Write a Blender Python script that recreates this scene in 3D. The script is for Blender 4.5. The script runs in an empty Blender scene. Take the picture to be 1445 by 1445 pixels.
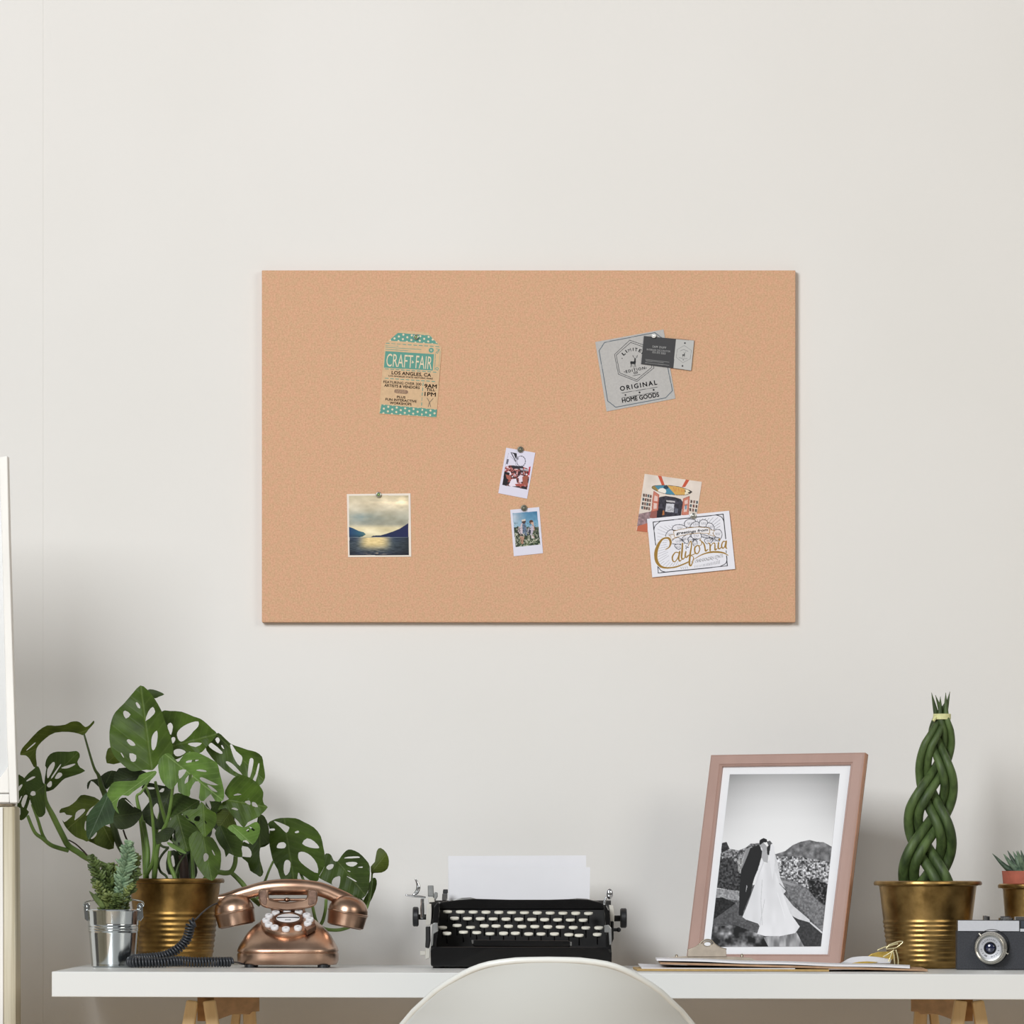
import bpy, math, random
import numpy as np
from mathutils import Vector, Matrix
from mathutils.geometry import delaunay_2d_cdt
PI = math.pi
rnd = random.Random(7)
scene = bpy.context.scene
COL = scene.collection
# ------------------------------------------------------------------ camera frame and measuring helpers
D, F, CZ, HX, HY = 9.0, 9000.0, 0.872, 722.5, 1241.0      # distance to the desk front, focal length (px), eye height, principal point
WALLY = 0.85

def P(px, py, Y):
    d = D + Y
    return Vector(((px - HX) * d / F, Y, CZ - (py - HY) * d / F))

def S(Y):                       # metres per pixel at depth Y
    return (D + Y) / F

def deskz(x):
    return 0.742 - 0.0029 * (x + 0.6495)

ZM = {  # measuring crops: x0, y0, scale
 'A': (20, 960, 9.03125), 'B': (140, 960, 9.03125), 'C': (250, 1010, 9.03125), 'D': (20, 1080, 9.03125), 'E': (140, 1090, 9.03125),
 'F': (250, 1120, 9.03125), 'G': (360, 1140, 7.225), 'H': (280, 1200, 5.898), 'I': (60, 1170, 5.2545), 'J': (100, 1175, 12.04),
 'K': (560, 1190, 8.5), 'K2': (720, 1190, 8.5), 'L': (950, 1050, 4.8167), 'M': (1140, 1300, 9.966), 'N': (1225, 1180, 6.568),
 'O': (900, 1310, 7.225), 'Q': (1340, 1280, 13.762), 'R': (1340, 1190, 13.762), 'S': (230, 1395, 9.03), 'T': (1265, 1395, 9.03),
 'U': (360, 1250, 14.45), 'V': (890, 660, 9.03125), 'W': (500, 440, 9.03125), 'X': (830, 440, 9.03125), 'Y': (480, 680, 12.04),
 'P': (660, 620, 8.5), 'Wd': (1000, 1080, 5.558), 'Z': (0, 0, 1.0)}

def zp(k, x, y):
    a, b, s = ZM[k]
    return (a + x / s, b + y / s)

def zP(k, x, y, Y):
    return P(*zp(k, x, y), Y)

def lin(c):
    c = np.asarray(c, float) / 255.0
    return np.where(c <= 0.04045, c / 12.92, ((c + 0.055) / 1.055) ** 2.4)

# ------------------------------------------------------------------ materials
MATS = {}
def newmat(name):
    m = bpy.data.materials.new(name); m.use_nodes = True
    nt = m.node_tree
    return m, nt, nt.nodes, nt.links, nt.nodes['Principled BSDF']

def mat(name, col, rough=0.5, metal=0.0, nscale=40.0, var=0.08, bump=0.0, bscale=None, spec=0.5, coat=0.0, col2=None, rvar=0.0, stretch=None, trans=0.0):
    if name in MATS: return MATS[name]
    m, nt, N, L, b = newmat(name)
    tc = N.new('ShaderNodeTexCoord'); src = tc.outputs['Object']
    if stretch:
        mp = N.new('ShaderNodeMapping'); mp.inputs['Scale'].default_value = stretch
        L.new(src, mp.inputs['Vector']); src = mp.outputs['Vector']
    no = N.new('ShaderNodeTexNoise'); no.inputs['Scale'].default_value = nscale; no.inputs['Detail'].default_value = 4
    L.new(src, no.inputs['Vector'])
    c = lin(col)
    a1 = c * (1 - var); a2 = lin(col2) if col2 is not None else np.minimum(c * (1 + var), 1)
    r = N.new('ShaderNodeValToRGB'); r.color_ramp.elements[0].position = 0.32; r.color_ramp.elements[1].position = 0.68
    r.color_ramp.elements[0].color = (*a1, 1); r.color_ramp.elements[1].color = (*a2, 1)
    L.new(no.outputs['Fac'], r.inputs['Fac']); L.new(r.outputs['Color'], b.inputs['Base Color'])
    b.inputs['Roughness'].default_value = rough; b.inputs['Metallic'].default_value = metal
    b.inputs['Specular IOR Level'].default_value = spec
    if coat: b.inputs['Coat Weight'].default_value = coat
    if rvar:
        mr = N.new('ShaderNodeMapRange'); mr.inputs['To Min'].default_value = rough - rvar; mr.inputs['To Max'].default_value = rough + rvar
        L.new(no.outputs['Fac'], mr.inputs['Value']); L.new(mr.outputs['Result'], b.inputs['Roughness'])
    if bump:
        n2 = N.new('ShaderNodeTexNoise'); n2.inputs['Scale'].default_value = bscale or nscale * 3; n2.inputs['Detail'].default_value = 6
        L.new(src, n2.inputs['Vector'])
        bp = N.new('ShaderNodeBump'); bp.inputs['Strength'].default_value = bump; bp.inputs['Distance'].default_value = 0.002
        L.new(n2.outputs['Fac'], bp.inputs['Height']); L.new(bp.outputs['Normal'], b.inputs['Normal'])
    if trans:
        b.inputs['Transmission Weight'].default_value = trans
    MATS[name] = m
    return m

def attr_mat(name, rough=0.55, coat=0.0):
    if name in MATS: return MATS[name]
    m, nt, N, L, b = newmat(name)
    a = N.new('ShaderNodeAttribute'); a.attribute_name = 'Col'
    L.new(a.outputs['Color'], b.inputs['Base Color'])
    b.inputs['Roughness'].default_value = rough; b.inputs['Specular IOR Level'].default_value = 0.25
    b.inputs['Coat Weight'].default_value = coat; b.inputs['Coat Roughness'].default_value = 0.25
    MATS[name] = m
    return m

def leaf_mat(name, col, light, rough=0.5):
    if name in MATS: return MATS[name]
    m, nt, N, L, b = newmat(name)
    def math_(op, a, bb=None):
        n = N.new('ShaderNodeMath'); n.operation = op
        for i, v in enumerate((a, bb)):
            if v is None: continue
            if isinstance(v, (int, float)): n.inputs[i].default_value = v
            else: L.new(v, n.inputs[i])
        return n.outputs[0]
    uv = N.new('ShaderNodeUVMap'); uv.uv_map = 'UVMap'
    sp = N.new('ShaderNodeSeparateXYZ'); L.new(uv.outputs['UV'], sp.inputs['Vector'])
    s, v = sp.outputs['X'], sp.outputs['Y']
    av = math_('ABSOLUTE', v)
    rib = math_('MULTIPLY', math_('SUBTRACT', 0.035, av), 40.0)
    rib = math_('MAXIMUM', math_('MINIMUM', rib, 1.0), 0.0)
    ph = math_('MULTIPLY', math_('SUBTRACT', s, math_('MULTIPLY', av, 0.45)), 44.0)
    st = math_('POWER', math_('ADD', math_('MULTIPLY', math_('SINE', ph), 0.5), 0.5), 10.0)
    fac = math_('MINIMUM', math_('ADD', math_('MULTIPLY', rib, 0.55), math_('MULTIPLY', st, 0.16)), 1.0)
    no = N.new('ShaderNodeTexNoise'); no.inputs['Scale'].default_value = 38; no.inputs['Detail'].default_value = 3
    tc = N.new('ShaderNodeTexCoord'); L.new(tc.outputs['Object'], no.inputs['Vector'])
    r = N.new('ShaderNodeValToRGB'); r.color_ramp.elements[0].position = 0.3; r.color_ramp.elements[1].position = 0.7
    c = lin(col)
    r.color_ramp.elements[0].color = (*(c * 0.48), 1); r.color_ramp.elements[1].color = (*(c * 1.0), 1)
    L.new(no.outputs['Fac'], r.inputs['Fac'])
    mx = N.new('ShaderNodeMix'); mx.data_type = 'RGBA'
    L.new(fac, mx.inputs['Factor']); L.new(r.outputs['Color'], mx.inputs[6]); mx.inputs[7].default_value = (*(lin(light) * 0.8), 1)
    L.new(mx.outputs[2], b.inputs['Base Color'])
    b.inputs['Roughness'].default_value = rough; b.inputs['Specular IOR Level'].default_value = 0.22
    bp = N.new('ShaderNodeBump'); bp.inputs['Strength'].default_value = 0.35; bp.inputs['Distance'].default_value = 0.003
    L.new(fac, bp.inputs['Height']); L.new(bp.outputs['Normal'], b.inputs['Normal'])
    MATS[name] = m
    return m

# ------------------------------------------------------------------ object helpers
def tag(o, label, cat, group=None, kind=None):
    o['label'] = label; o['category'] = cat
    if group: o['group'] = group
    if kind: o['kind'] = kind
    return o

def thing(name, loc, label, cat, group=None):
    o = bpy.data.objects.new(name, None); COL.objects.link(o)
    o.empty_display_size = 0.05
    o.location = loc
    return tag(o, label, cat, group)

def origin_of(parent):
    p = parent
    while p.parent is not None: p = p.parent
    return Vector(p.location)

def link_mesh(name, me, material, parent=None, origin=None, smooth=False, bevel=0.0, autosmooth=None):
    """verts are in world space; they are moved to the thing's own origin"""
    o = bpy.data.objects.new(name, me); COL.objects.link(o)
    if parent is not None:
        og = origin_of(parent)
        me.transform(Matrix.Translation(-og))
        o.parent = parent
    elif origin is not None:
        og = Vector(origin); me.transform(Matrix.Translation(-og)); o.location = og
    for m in (material if isinstance(material, (list, tuple)) else [material]):
        me.materials.append(m)
    if smooth:
        me.polygons.foreach_set('use_smooth', [True] * len(me.polygons))
        if smooth != 'all':
            me.set_sharp_from_angle(angle=math.radians(smooth if smooth is not True else 40))
    if bevel:
        md = o.modifiers.new('bevel', 'BEVEL'); md.width = bevel; md.segments = 2; md.limit_method = 'ANGLE'; md.angle_limit = math.radians(40)
        md.harden_normals = False
    return o

class MB:
    def __init__(s): s.v = []; s.f = []; s.mi = []
    def add(s, vs, fs, mi=0):
        b = len(s.v); s.v += [tuple(x) for x in vs]
        for f in fs: s.f.append([b + i for i in f]); s.mi.append(mi)
    def box(s, lo, hi, mi=0, M=None):
        (x0, y0, z0), (x1, y1, z1) = lo, hi
        vs = [Vector(c) for c in ((x0,y0,z0),(x1,y0,z0),(x1,y1,z0),(x0,y1,z0),(x0,y0,z1),(x1,y0,z1),(x1,y1,z1),(x0,y1,z1))]
        if M: vs = [M @ v for v in vs]
        s.hexa(vs, mi)
    def hexa(s, vs, mi=0):
        s.add(vs, [(0,3,2,1),(4,5,6,7),(0,1,5,4),(1,2,6,5),(2,3,7,6),(3,0,4,7)], mi)
    def prism(s, pts, Y0, Y1, mi=0, taper=1.0):
        """pixel outline seen at depth Y0, pushed back to Y1 along the depth axis"""
        fr = [P(x, y, Y0) for x, y in pts]
        area = sum(fr[i].x * fr[(i+1) % len(fr)].z - fr[(i+1) % len(fr)].x * fr[i].z for i in range(len(fr)))
        if area < 0: fr.reverse()
        n = len(fr)
        c = sum(fr, Vector()) / n
        bk = [Vector((c.x + (v.x - c.x) * taper, Y1, c.z + (v.z - c.z) * taper)) for v in fr]
        s.add(fr + bk, [tuple(range(n)), tuple(range(2*n-1, n-1, -1))] + [(i, i+n, (i+1) % n + n, (i+1) % n) for i in range(n)], mi)
    def tube(s, pts, r, n=8, mi=0, cap=True, sx=1.0):
        pts = [Vector(p) for p in pts]
        m = len(pts)
        rs = list(r) if isinstance(r, (list, tuple)) else [r] * m
        if len(rs) != m: rs = list(np.interp(np.linspace(0, 1, m), np.linspace(0, 1, len(rs)), rs))
        T = []
        for i in range(m):
            t = pts[min(i+1, m-1)] - pts[max(i-1, 0)]
            T.append(t.normalized() if t.length > 1e-9 else Vector((0,0,1)))
        ref = Vector((0, 1, 0)) if abs(T[0].y) < 0.9 else Vector((1, 0, 0))
        nrm = (ref - T[0] * ref.dot(T[0])).normalized()
        vs = []
        for i in range(m):
            nrm = (nrm - T[i] * nrm.dot(T[i]))
            nrm = nrm.normalized() if nrm.length > 1e-6 else Vector((1,0,0))
            bi = T[i].cross(nrm)
            for k in range(n):
                a = 2 * PI * k / n
                vs.append(pts[i] + nrm * (math.cos(a) * rs[i] * sx) + bi * (math.sin(a) * rs[i]))
        fs = [(i*n+k, i*n+(k+1) % n, (i+1)*n+(k+1) % n, (i+1)*n+k) for i in range(m-1) for k in range(n)]
        if cap: fs += [tuple(range(n-1, -1, -1)), tuple(range((m-1)*n, m*n))]
        s.add(vs, fs, mi)
    def lathe(s, prof, o, axis=(0,0,1), n=40, mi=0, ex=1.0, close=False, start=True):
        """prof: (radius, height) pairs"""
        o = Vector(o); ax = Vector(axis).normalized()
        ref = Vector((1, 0, 0)) if abs(ax.x) < 0.9 else Vector((0, 1, 0))
        u = (ref - ax * ref.dot(ax)).normalized(); w = ax.cross(u)
        vs = []
        for r, h in prof:
            for k in range(n):
                a = 2 * PI * k / n
                vs.append(o + ax * h + u * (r * math.cos(a)) + w * (r * ex * math.sin(a)))
        m = len(prof)
        fs = [(i*n+k, i*n+(k+1) % n, (i+1)*n+(k+1) % n, (i+1)*n+k) for i in range(m-1) for k in range(n)]
        if prof[0][0] > 1e-6 and start: fs.append(tuple(range(n-1, -1, -1)))
        if prof[-1][0] > 1e-6 and not close: fs.append(tuple(range((m-1)*n, m*n)))
        s.add(vs, fs, mi)
    def ball(s, c, r, n=14, mi=0, sc=(1,1,1), axis=None):
        c = Vector(c); b = len(s.v)
        prof = [(max(1e-5, math.sin(PI*i/8)), -math.cos(PI*i/8)) for i in range(9)]
        t = MB(); t.lathe([(a, h) for a, h in prof], (0,0,0), (0,0,1), n)
        M = Matrix.Diagonal((r*sc[0], r*sc[1], r*sc[2])).to_4x4()
        if axis is not None:
            M = Vector((0,0,1)).rotation_difference(Vector(axis)).to_matrix().to_4x4() @ M
        s.add([c + (M @ Vector(v)) for v in t.v], t.f, mi)
    def mesh(s, name):
        me = bpy.data.meshes.new(name); me.from_pydata(s.v, [], s.f)
        me.polygons.foreach_set('material_index', s.mi)
        me.update()
        return me
    def build(s, name, material, parent=None, origin=None, smooth=False, bevel=0.0):
        me = s.mesh(name)
        import bmesh
        bm = bmesh.new(); bm.from_mesh(me); bmesh.ops.recalc_face_normals(bm, faces=bm.faces); bm.to_mesh(me); bm.free()
        return link_mesh(name, me, material, parent, origin, smooth, bevel)

def catmull(pts, k=3, closed=True):
    n = len(pts); out = []
    pts = [np.array(p, float) for p in pts]
    rng = range(n) if closed else range(n - 1)
    for i in rng:
        if closed: p0, p1, p2, p3 = pts[i-1], pts[i], pts[(i+1) % n], pts[(i+2) % n]
        else: p0, p1, p2, p3 = pts[max(i-1, 0)], pts[i], pts[i+1], pts[min(i+2, n-1)]
        for j in range(k):
            t = j / k
            out.append(0.5 * ((2*p1) + (-p0+p2)*t + (2*p0-5*p1+4*p2-p3)*t*t + (-p0+3*p1-3*p2+p3)*t**3))
    if not closed: out.append(pts[-1])
    return out

# ------------------------------------------------------------------ painting on a mesh of small faces (colour stored per vertex)
def inpoly(Z, pts):
    pts = np.asarray(pts, float)
    lo, hi = pts.min(0), pts.max(0)
    m = np.zeros(len(Z), bool)
    idx = np.where((Z[:,0] >= lo[0]) & (Z[:,0] <= hi[0]) & (Z[:,1] >= lo[1]) & (Z[:,1] <= hi[1]))[0]
    if not len(idx): return m
    x, y = Z[idx,0], Z[idx,1]
    ins = np.zeros(len(idx), bool)
    j = len(pts) - 1
    for i in range(len(pts)):
        xi, yi = pts[i]; xj, yj = pts[j]
        if yi != yj:
            c = ((yi > y) != (yj > y)) & (x < (xj - xi) * (y - yi) / (yj - yi) + xi)
            ins ^= c
        j = i
    m[idx] = ins
    return m

class Paint:
    def __init__(s, Z, base):
        s.Z = Z; s.C = np.tile(np.asarray(base, float), (len(Z), 1))
    def put(s, mask, col, a=1.0):
        col = np.asarray(col, float)
        if col.ndim == 2: col = col[mask]
        s.C[mask] = s.C[mask] * (1 - a) + col * a
    def poly(s, pts, col, a=1.0, k=0):
        if k: pts = catmull(pts, k)
        s.put(inpoly(s.Z, pts), col, a)
    def disc(s, c, r, col, a=1.0, ry=None):
        d = ((s.Z[:,0]-c[0])/r)**2 + ((s.Z[:,1]-c[1])/(ry or r))**2
        s.put(d <= 1, col, a)
    def line(s, pts, w, col, a=1.0, k=0, closed=False):
        ws = w
        if k:
            pts = catmull(pts, k, closed)
            if not np.isscalar(w): ws = np.interp(np.linspace(0, 1, len(pts)), np.linspace(0, 1, len(w)), w)
        pts = [np.array(p, float) for p in pts]
        if closed: pts = pts + [pts[0]]
        m = np.zeros(len(s.Z), bool)
        for i in range(len(pts)-1):
            wi = ws if np.isscalar(ws) else max(ws[min(i, len(ws)-1)], 1)
            p, q = pts[i], pts[i+1]
            lo, hi = np.minimum(p, q) - wi, np.maximum(p, q) + wi
            idx = np.where((s.Z[:,0] >= lo[0]) & (s.Z[:,0] <= hi[0]) & (s.Z[:,1] >= lo[1]) & (s.Z[:,1] <= hi[1]))[0]
            if not len(idx): continue
            z = s.Z[idx]; d = q - p; L2 = max(d @ d, 1e-9)
            t = np.clip(((z - p) @ d) / L2, 0, 1)
            m[idx] |= np.hypot(*(z - p - t[:,None] * d).T) <= wi / 2
        s.put(m, col, a)

def vnoise(Z, scale, seed, octaves=1, ax=1.0):
    out = np.zeros(len(Z)); amp = 1.0; tot = 0
    for o in range(octaves):
        g = np.random.RandomState(seed + o * 17).rand(64, 64)
        x = Z[:,0] / scale * (2**o); y = Z[:,1] / scale * (2**o) * ax
        xi = np.floor(x).astype(int); yi = np.floor(y).astype(int)
        fx = x - xi; fy = y - yi; fx = fx*fx*(3-2*fx); fy = fy*fy*(3-2*fy)
        a = g[xi % 64, yi % 64]; b = g[(xi+1) % 64, yi % 64]; c = g[xi % 64, (yi+1) % 64]; d = g[(xi+1) % 64, (yi+1) % 64]
        out += amp * ((a*(1-fx)+b*fx)*(1-fy) + (c*(1-fx)+d*fx)*fy); tot += amp; amp *= 0.5
    return out / tot

def ramp(t, stops):
    xs = [a for a, _ in stops]
    return np.stack([np.interp(t, xs, [c[i] for _, c in stops]) for i in range(3)], 1)

_TXT = {}
def text2d(body, bold=0.0, sp=1.0):
    key = (body, bold, sp)
    if key in _TXT: return _TXT[key]
    cu = bpy.data.curves.new('txt', 'FONT'); cu.body = body; cu.size = 1; cu.offset = bold; cu.space_character = sp; cu.resolution_u = 3
    o = bpy.data.objects.new('txt', cu); COL.objects.link(o)
    dg = bpy.context.evaluated_depsgraph_get()
    me = bpy.data.meshes.new_from_object(o.evaluated_get(dg))
    v = np.array([tuple(x.co)[:2] for x in me.vertices]); f = [tuple(p.vertices) for p in me.polygons]
    bpy.data.objects.remove(o); bpy.data.curves.remove(cu); bpy.data.meshes.remove(me)
    v[:,0] -= v[:,0].min(); v[:,0] /= max(v[:,0].max(), 1e-6)
    cap = 0.73 if body.upper() == body else v[:,1].max()
    v[:,1] /= cap
    _TXT[key] = (v, f)
    return _TXT[key]

def card(name, key, quad, hit, base, paint, texts=(), dens=2.4, thick=0.0015, clip=None, material=None, label='', cat='card', parent=None, group=None, lift=0.00025):
    """a flat printed sheet. quad: corners TL,TR,BR,BL in crop units; hit(px,py) puts a pixel on the sheet's plane; paint(Paint)"""
    q = np.array(quad, float); s = ZM[key][2]
    wpx = (np.hypot(*(q[1]-q[0])) + np.hypot(*(q[2]-q[3]))) / 2 / s; hpx = (np.hypot(*(q[3]-q[0])) + np.hypot(*(q[2]-q[1]))) / 2 / s
    nx, ny = max(4, int(wpx * dens)), max(4, int(hpx * dens))
    u, v = np.meshgrid(np.linspace(0, 1, nx+1), np.linspace(0, 1, ny+1))
    u = u.ravel()[:,None]; v = v.ravel()[:,None]
    Z = (q[0]*(1-u)*(1-v) + q[1]*u*(1-v) + q[2]*u*v + q[3]*(1-u)*v)
    pt = Paint(Z, base); paint(pt)
    cols = [pt.C]
    # plane is affine in pixel space closely enough across one sheet: exact per-vertex hit
    pos = hit(ZM[key][0] + Z[:,0]/s, ZM[key][1] + Z[:,1]/s)
    nrm = np.cross(pos[nx] - pos[0], pos[-(nx+1)] - pos[0]); nrm /= np.linalg.norm(nrm)
    if nrm[1] > 0: nrm = -nrm
    i = np.arange(ny)[:,None] * (nx+1) + np.arange(nx)[None,:]
    i = i.ravel()
    faces = np.stack([i, i+nx+1, i+nx+2, i+1], 1)
    if clip is not None:
        cen = (Z[faces[:,0]] + Z[faces[:,2]]) / 2
        faces = faces[inpoly(cen, clip)]
    faces = [tuple(f) for f in faces.tolist()]
    V = [pos]
    nv = len(pos)
    ring = [np.array(c, float) for c in (clip if clip is not None else quad)]
    ra = np.array(ring)
    rp = hit(ZM[key][0] + ra[:,0]/s, ZM[key][1] + ra[:,1]/s)
    V += [rp - nrm*0.0, rp - nrm * thick]
    cols += [np.tile(np.asarray(base, float), (2*len(ring), 1))]
    n = len(ring)
    faces += [(nv+k, nv+n+k, nv+n+(k+1) % n, nv+(k+1) % n) for k in range(n)] + [tuple(nv+n+k for k in range(n))]
    nv += 2*n
    for t in texts:
        body, p0, p1, h, col = t[:5]
        opt = t[5] if len(t) > 5 else {}
        tv, tf = text2d(body, 0.0, opt.get('sp', 1.0))
        p0 = np.array(p0, float); p1 = np.array(p1, float); d = p1 - p0; dn_ = d / np.hypot(*d); up = np.array([dn_[1], -dn_[0]])
        sh = opt.get('shear', 0.0); k = max(opt.get('bold', 0.0), 0) * 3.2 * h
        for ox, oy in (((-k, 0), (k, 0), (0, k), (0, -k)) if k > 0 else ((0, 0),)):      # heavier strokes: overprinted copies
            zz = p0 + dn_ * ox + up * oy + tv[:,0:1]*d + tv[:,1:2]*h*(up + sh * dn_)
            pp = hit(ZM[key][0] + zz[:,0]/s, ZM[key][1] + zz[:,1]/s) + nrm * lift
            V.append(pp); cols.append(np.tile(np.asarray(col, float), (len(pp), 1)))
            faces += [tuple(nv + a for a in f) for f in tf]; nv += len(pp)
    V = np.concatenate(V); C = np.concatenate(cols)
    me = bpy.data.meshes.new(name); me.from_pydata(V.tolist(), [], faces); me.update()
    at = me.color_attributes.new('Col', 'FLOAT_COLOR', 'POINT')
    rgba = np.concatenate([lin(np.clip(C, 0, 255)), np.ones((len(C), 1))], 1).astype(np.float32)
    at.data.foreach_set('color', rgba.ravel())
    cen = Vector(pos.mean(0).tolist())
    o = link_mesh(name, me, material or attr_mat('printed card'), parent, None if parent is not None else cen)
    if label: tag(o, label, cat, group)
    return o

def plane_hit(p0, n):
    p0 = np.array(p0); n = np.array(n)
    eye = np.array([0.0, -D, CZ])
    def hit(px, py):
        d = np.stack([(np.asarray(px) - HX) / F, np.ones(len(px)), -(np.asarray(py) - HY) / F], 1)
        t = ((p0 - eye) @ n) / (d @ n)
        return eye + d * t[:,None]
    return hit
# ================================================================== SETTING
def structure(o): o['kind'] = 'structure'; return o

# plaster wall
m, nt, N, L, b = newmat('white plaster')
tc = N.new('ShaderNodeTexCoord')
n1 = N.new('ShaderNodeTexNoise'); n1.inputs['Scale'].default_value = 1.6; n1.inputs['Detail'].default_value = 3
n2 = N.new('ShaderNodeTexNoise'); n2.inputs['Scale'].default_value = 60; n2.inputs['Detail'].default_value = 8
L.new(tc.outputs['Object'], n1.inputs['Vector']); L.new(tc.outputs['Object'], n2.inputs['Vector'])
r = N.new('ShaderNodeValToRGB'); r.color_ramp.elements[0].position = 0.35; r.color_ramp.elements[1].position = 0.65
r.color_ramp.elements[0].color = (*lin((229, 227, 223)), 1); r.color_ramp.elements[1].color = (*lin((233, 231, 228)), 1)
L.new(n1.outputs['Fac'], r.inputs['Fac']); L.new(r.outputs['Color'], b.inputs['Base Color'])
b.inputs['Roughness'].default_value = 0.9; b.inputs['Specular IOR Level'].default_value = 0.15
bp = N.new('ShaderNodeBump'); bp.inputs['Strength'].default_value = 0.10; bp.inputs['Distance'].default_value = 0.004
L.new(n2.outputs['Fac'], bp.inputs['Height']); L.new(bp.outputs['Normal'], b.inputs['Normal'])
M_WALL = m
M_FLOOR = mat('floor boards', (200, 180, 156), 0.6, nscale=3, var=0.3, bump=0.2, stretch=(1, 12, 1))

w = MB(); w.box((-3.2, WALLY, 0), (3.2, WALLY + 0.15, 2.75)); structure(w.build('wall_back', M_WALL))
w = MB(); w.box((-3.2, -10.5, -0.1), (3.2, WALLY + 0.15, 0)); structure(w.build('floor', M_FLOOR))
bb = MB(); bb.box((-3.2, WALLY - 0.014, 0), (3.2, WALLY, 0.09)); structure(bb.build('baseboard_back', mat('white trim paint', (225, 222, 216), 0.5), bevel=0.003))
# shallow plaster return at the left end of the wall
xr = P(61, 0, WALLY - 0.0008).x
t = MB(); t.box((-1.6, WALLY - 0.0008, 0.09), (xr, WALLY, 2.75)); structure(t.build('trim_1', M_WALL, bevel=0.0007))

# white painted window sash standing ajar at the left, on a weathered post; both widened out of view
M_WW = mat('white painted old wood', (236, 235, 231), 0.55, nscale=30, var=0.06, bump=0.25, stretch=(1, 1, 0.15))
M_PEEL = mat('weathered pale wood', (222, 216, 196), 0.75, nscale=55, var=0.06, bump=0.4, stretch=(1.6, 1.6, 0.05), col2=(168, 158, 132))
M_GLASS, nt, N, L, b = newmat('whitened window glass')
tr = N.new('ShaderNodeBsdfTransparent'); ms = N.new('ShaderNodeMixShader'); nz = N.new('ShaderNodeTexNoise'); nz.inputs['Scale'].default_value = 6
mr_ = N.new('ShaderNodeMapRange'); mr_.inputs['To Min'].default_value = 0.40; mr_.inputs['To Max'].default_value = 0.52  # white share set by how much light should reach the wall
L.new(nz.outputs['Fac'], mr_.inputs['Value']); L.new(mr_.outputs['Result'], ms.inputs['Fac'])
b.inputs['Base Color'].default_value = (0.95, 0.97, 0.98, 1); b.inputs['Roughness'].default_value = 0.3  # white base imitates an overexposed view through the pane
L.new(tr.outputs[0], ms.inputs[1]); L.new(b.outputs[0], ms.inputs[2]); L.new(ms.outputs[0], N['Material Output'].inputs['Surface'])
YW = 0.22
win = bpy.data.objects.new('window_1', None); COL.objects.link(win); win.location = P(-60, 1130, YW); structure(win)
b1 = MB()
b1.prism([(-2, 645), (10.5, 643), (13, 760), (18, 930), (24.5, 1133), (13.5, 1133), (10, 1050), (6, 900), (2.5, 760)], YW, YW + 0.035)
b1.prism([(-430, 645), (-412, 645), (-412, 1133), (-430, 1133)], YW, YW + 0.035)  # unseen outer stile: sash extended leftward to shade the wall
b1.build('window_stile', M_WW, win, bevel=0.0015)
b2 = MB()
b2.prism([(-412, 1097), (0, 1097), (11.5, 1081), (13.2, 1119), (-412, 1119)], YW + 0.004, YW + 0.035)
b2.prism([(-412, 1120.5), (13.2, 1120.5), (13.2, 1132.5), (-412, 1132.5)], YW + 0.002, YW + 0.035)
b2.prism([(-412, 645), (2, 645), (2.5, 664), (-412, 664)], YW + 0.004, YW + 0.035)
b2.build('window_rail', M_WW, win, bevel=0.0015)
b3 = MB(); b3.prism([(-412, 660), (2.5, 660), (6, 900), (12, 1098), (-412, 1098)], YW + 0.016, YW + 0.02); b3.build('window_pane', M_GLASS, win)
post = MB()
post.prism([(-430, 1137), (21.5, 1137), (22, 1250), (23, 1400), (23, 2190), (-430, 2190)], YW + 0.012, YW + 0.10)  # post extended out of view to block light on the lower wall
po = structure(post.build('trim_2', M_PEEL, bevel=0.004))
ps = MB(); ps.prism([(-170, 1139), (4, 1139), (4.5, 1300), (5, 2180), (-170, 2180)], YW + 0.008, YW + 0.0118); structure(ps.build('trim_3', M_WW, bevel=0.001))
pl = MB(); pl.prism([(-430, 1134), (19, 1134), (17, 1137), (-430, 1137)], YW + 0.01, YW + 0.06); structure(pl.build('trim_4', mat('grey weathered batten', (150, 138, 118), 0.8, nscale=60, var=0.3)))

# ================================================================== DESK, TRESTLES, CHAIR
M_DESK = mat('white lacquer', (221, 223, 222), 0.32, nscale=5, var=0.008, spec=0.45)
x0, x1 = P(73, 0, 0).x, 0.98
TH = 0.0357
d = MB()
vs = []
for z in (-TH, 0.0):
    for (x, y) in ((x0, 0), (x1, 0), (x1, 0.80), (x0, 0.80)): vs.append(Vector((x, y, deskz(x) + z)))
d.hexa(vs)
desk = d.build('desk_top', M_DESK, origin=(0, 0.4, deskz(0)), bevel=0.0012)
tag(desk, 'thick white desk top spanning the wall, resting on two wooden trestles', 'desk')

M_OAK = mat('pale oak', (238, 204, 150), 0.6, nscale=26, var=0.12, bump=0.15, stretch=(3, 3, 0.25), col2=(244, 216, 168))
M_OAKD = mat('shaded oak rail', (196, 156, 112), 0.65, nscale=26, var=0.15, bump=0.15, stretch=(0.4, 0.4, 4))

def leg_prism(mb, top, bot, Yt, Yb, thick):
    """top / bot: pixel pairs (left,right) at y 1411 and y 1445; the leg carries on in a straight line to the floor"""
    (a, b_), (c, e) = top, bot
    def ext(pa, pb):
        A = P(pa[0], pa[1], Yt); B = P(pb[0], pb[1], Yt)
        k = (A.z - 0.004) / (A.z - B.z)
        return A, Vector((A.x + (B.x - A.x) * k * 0.62, Yb, 0.002))
    A, B = ext(a, c); A2, B2 = ext(b_, e)
    dy = Vector((0, thick, 0))
    mb.hexa([B, B2, B2 + dy, B + dy, A, A2, A2 + dy, A + dy])

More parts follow.
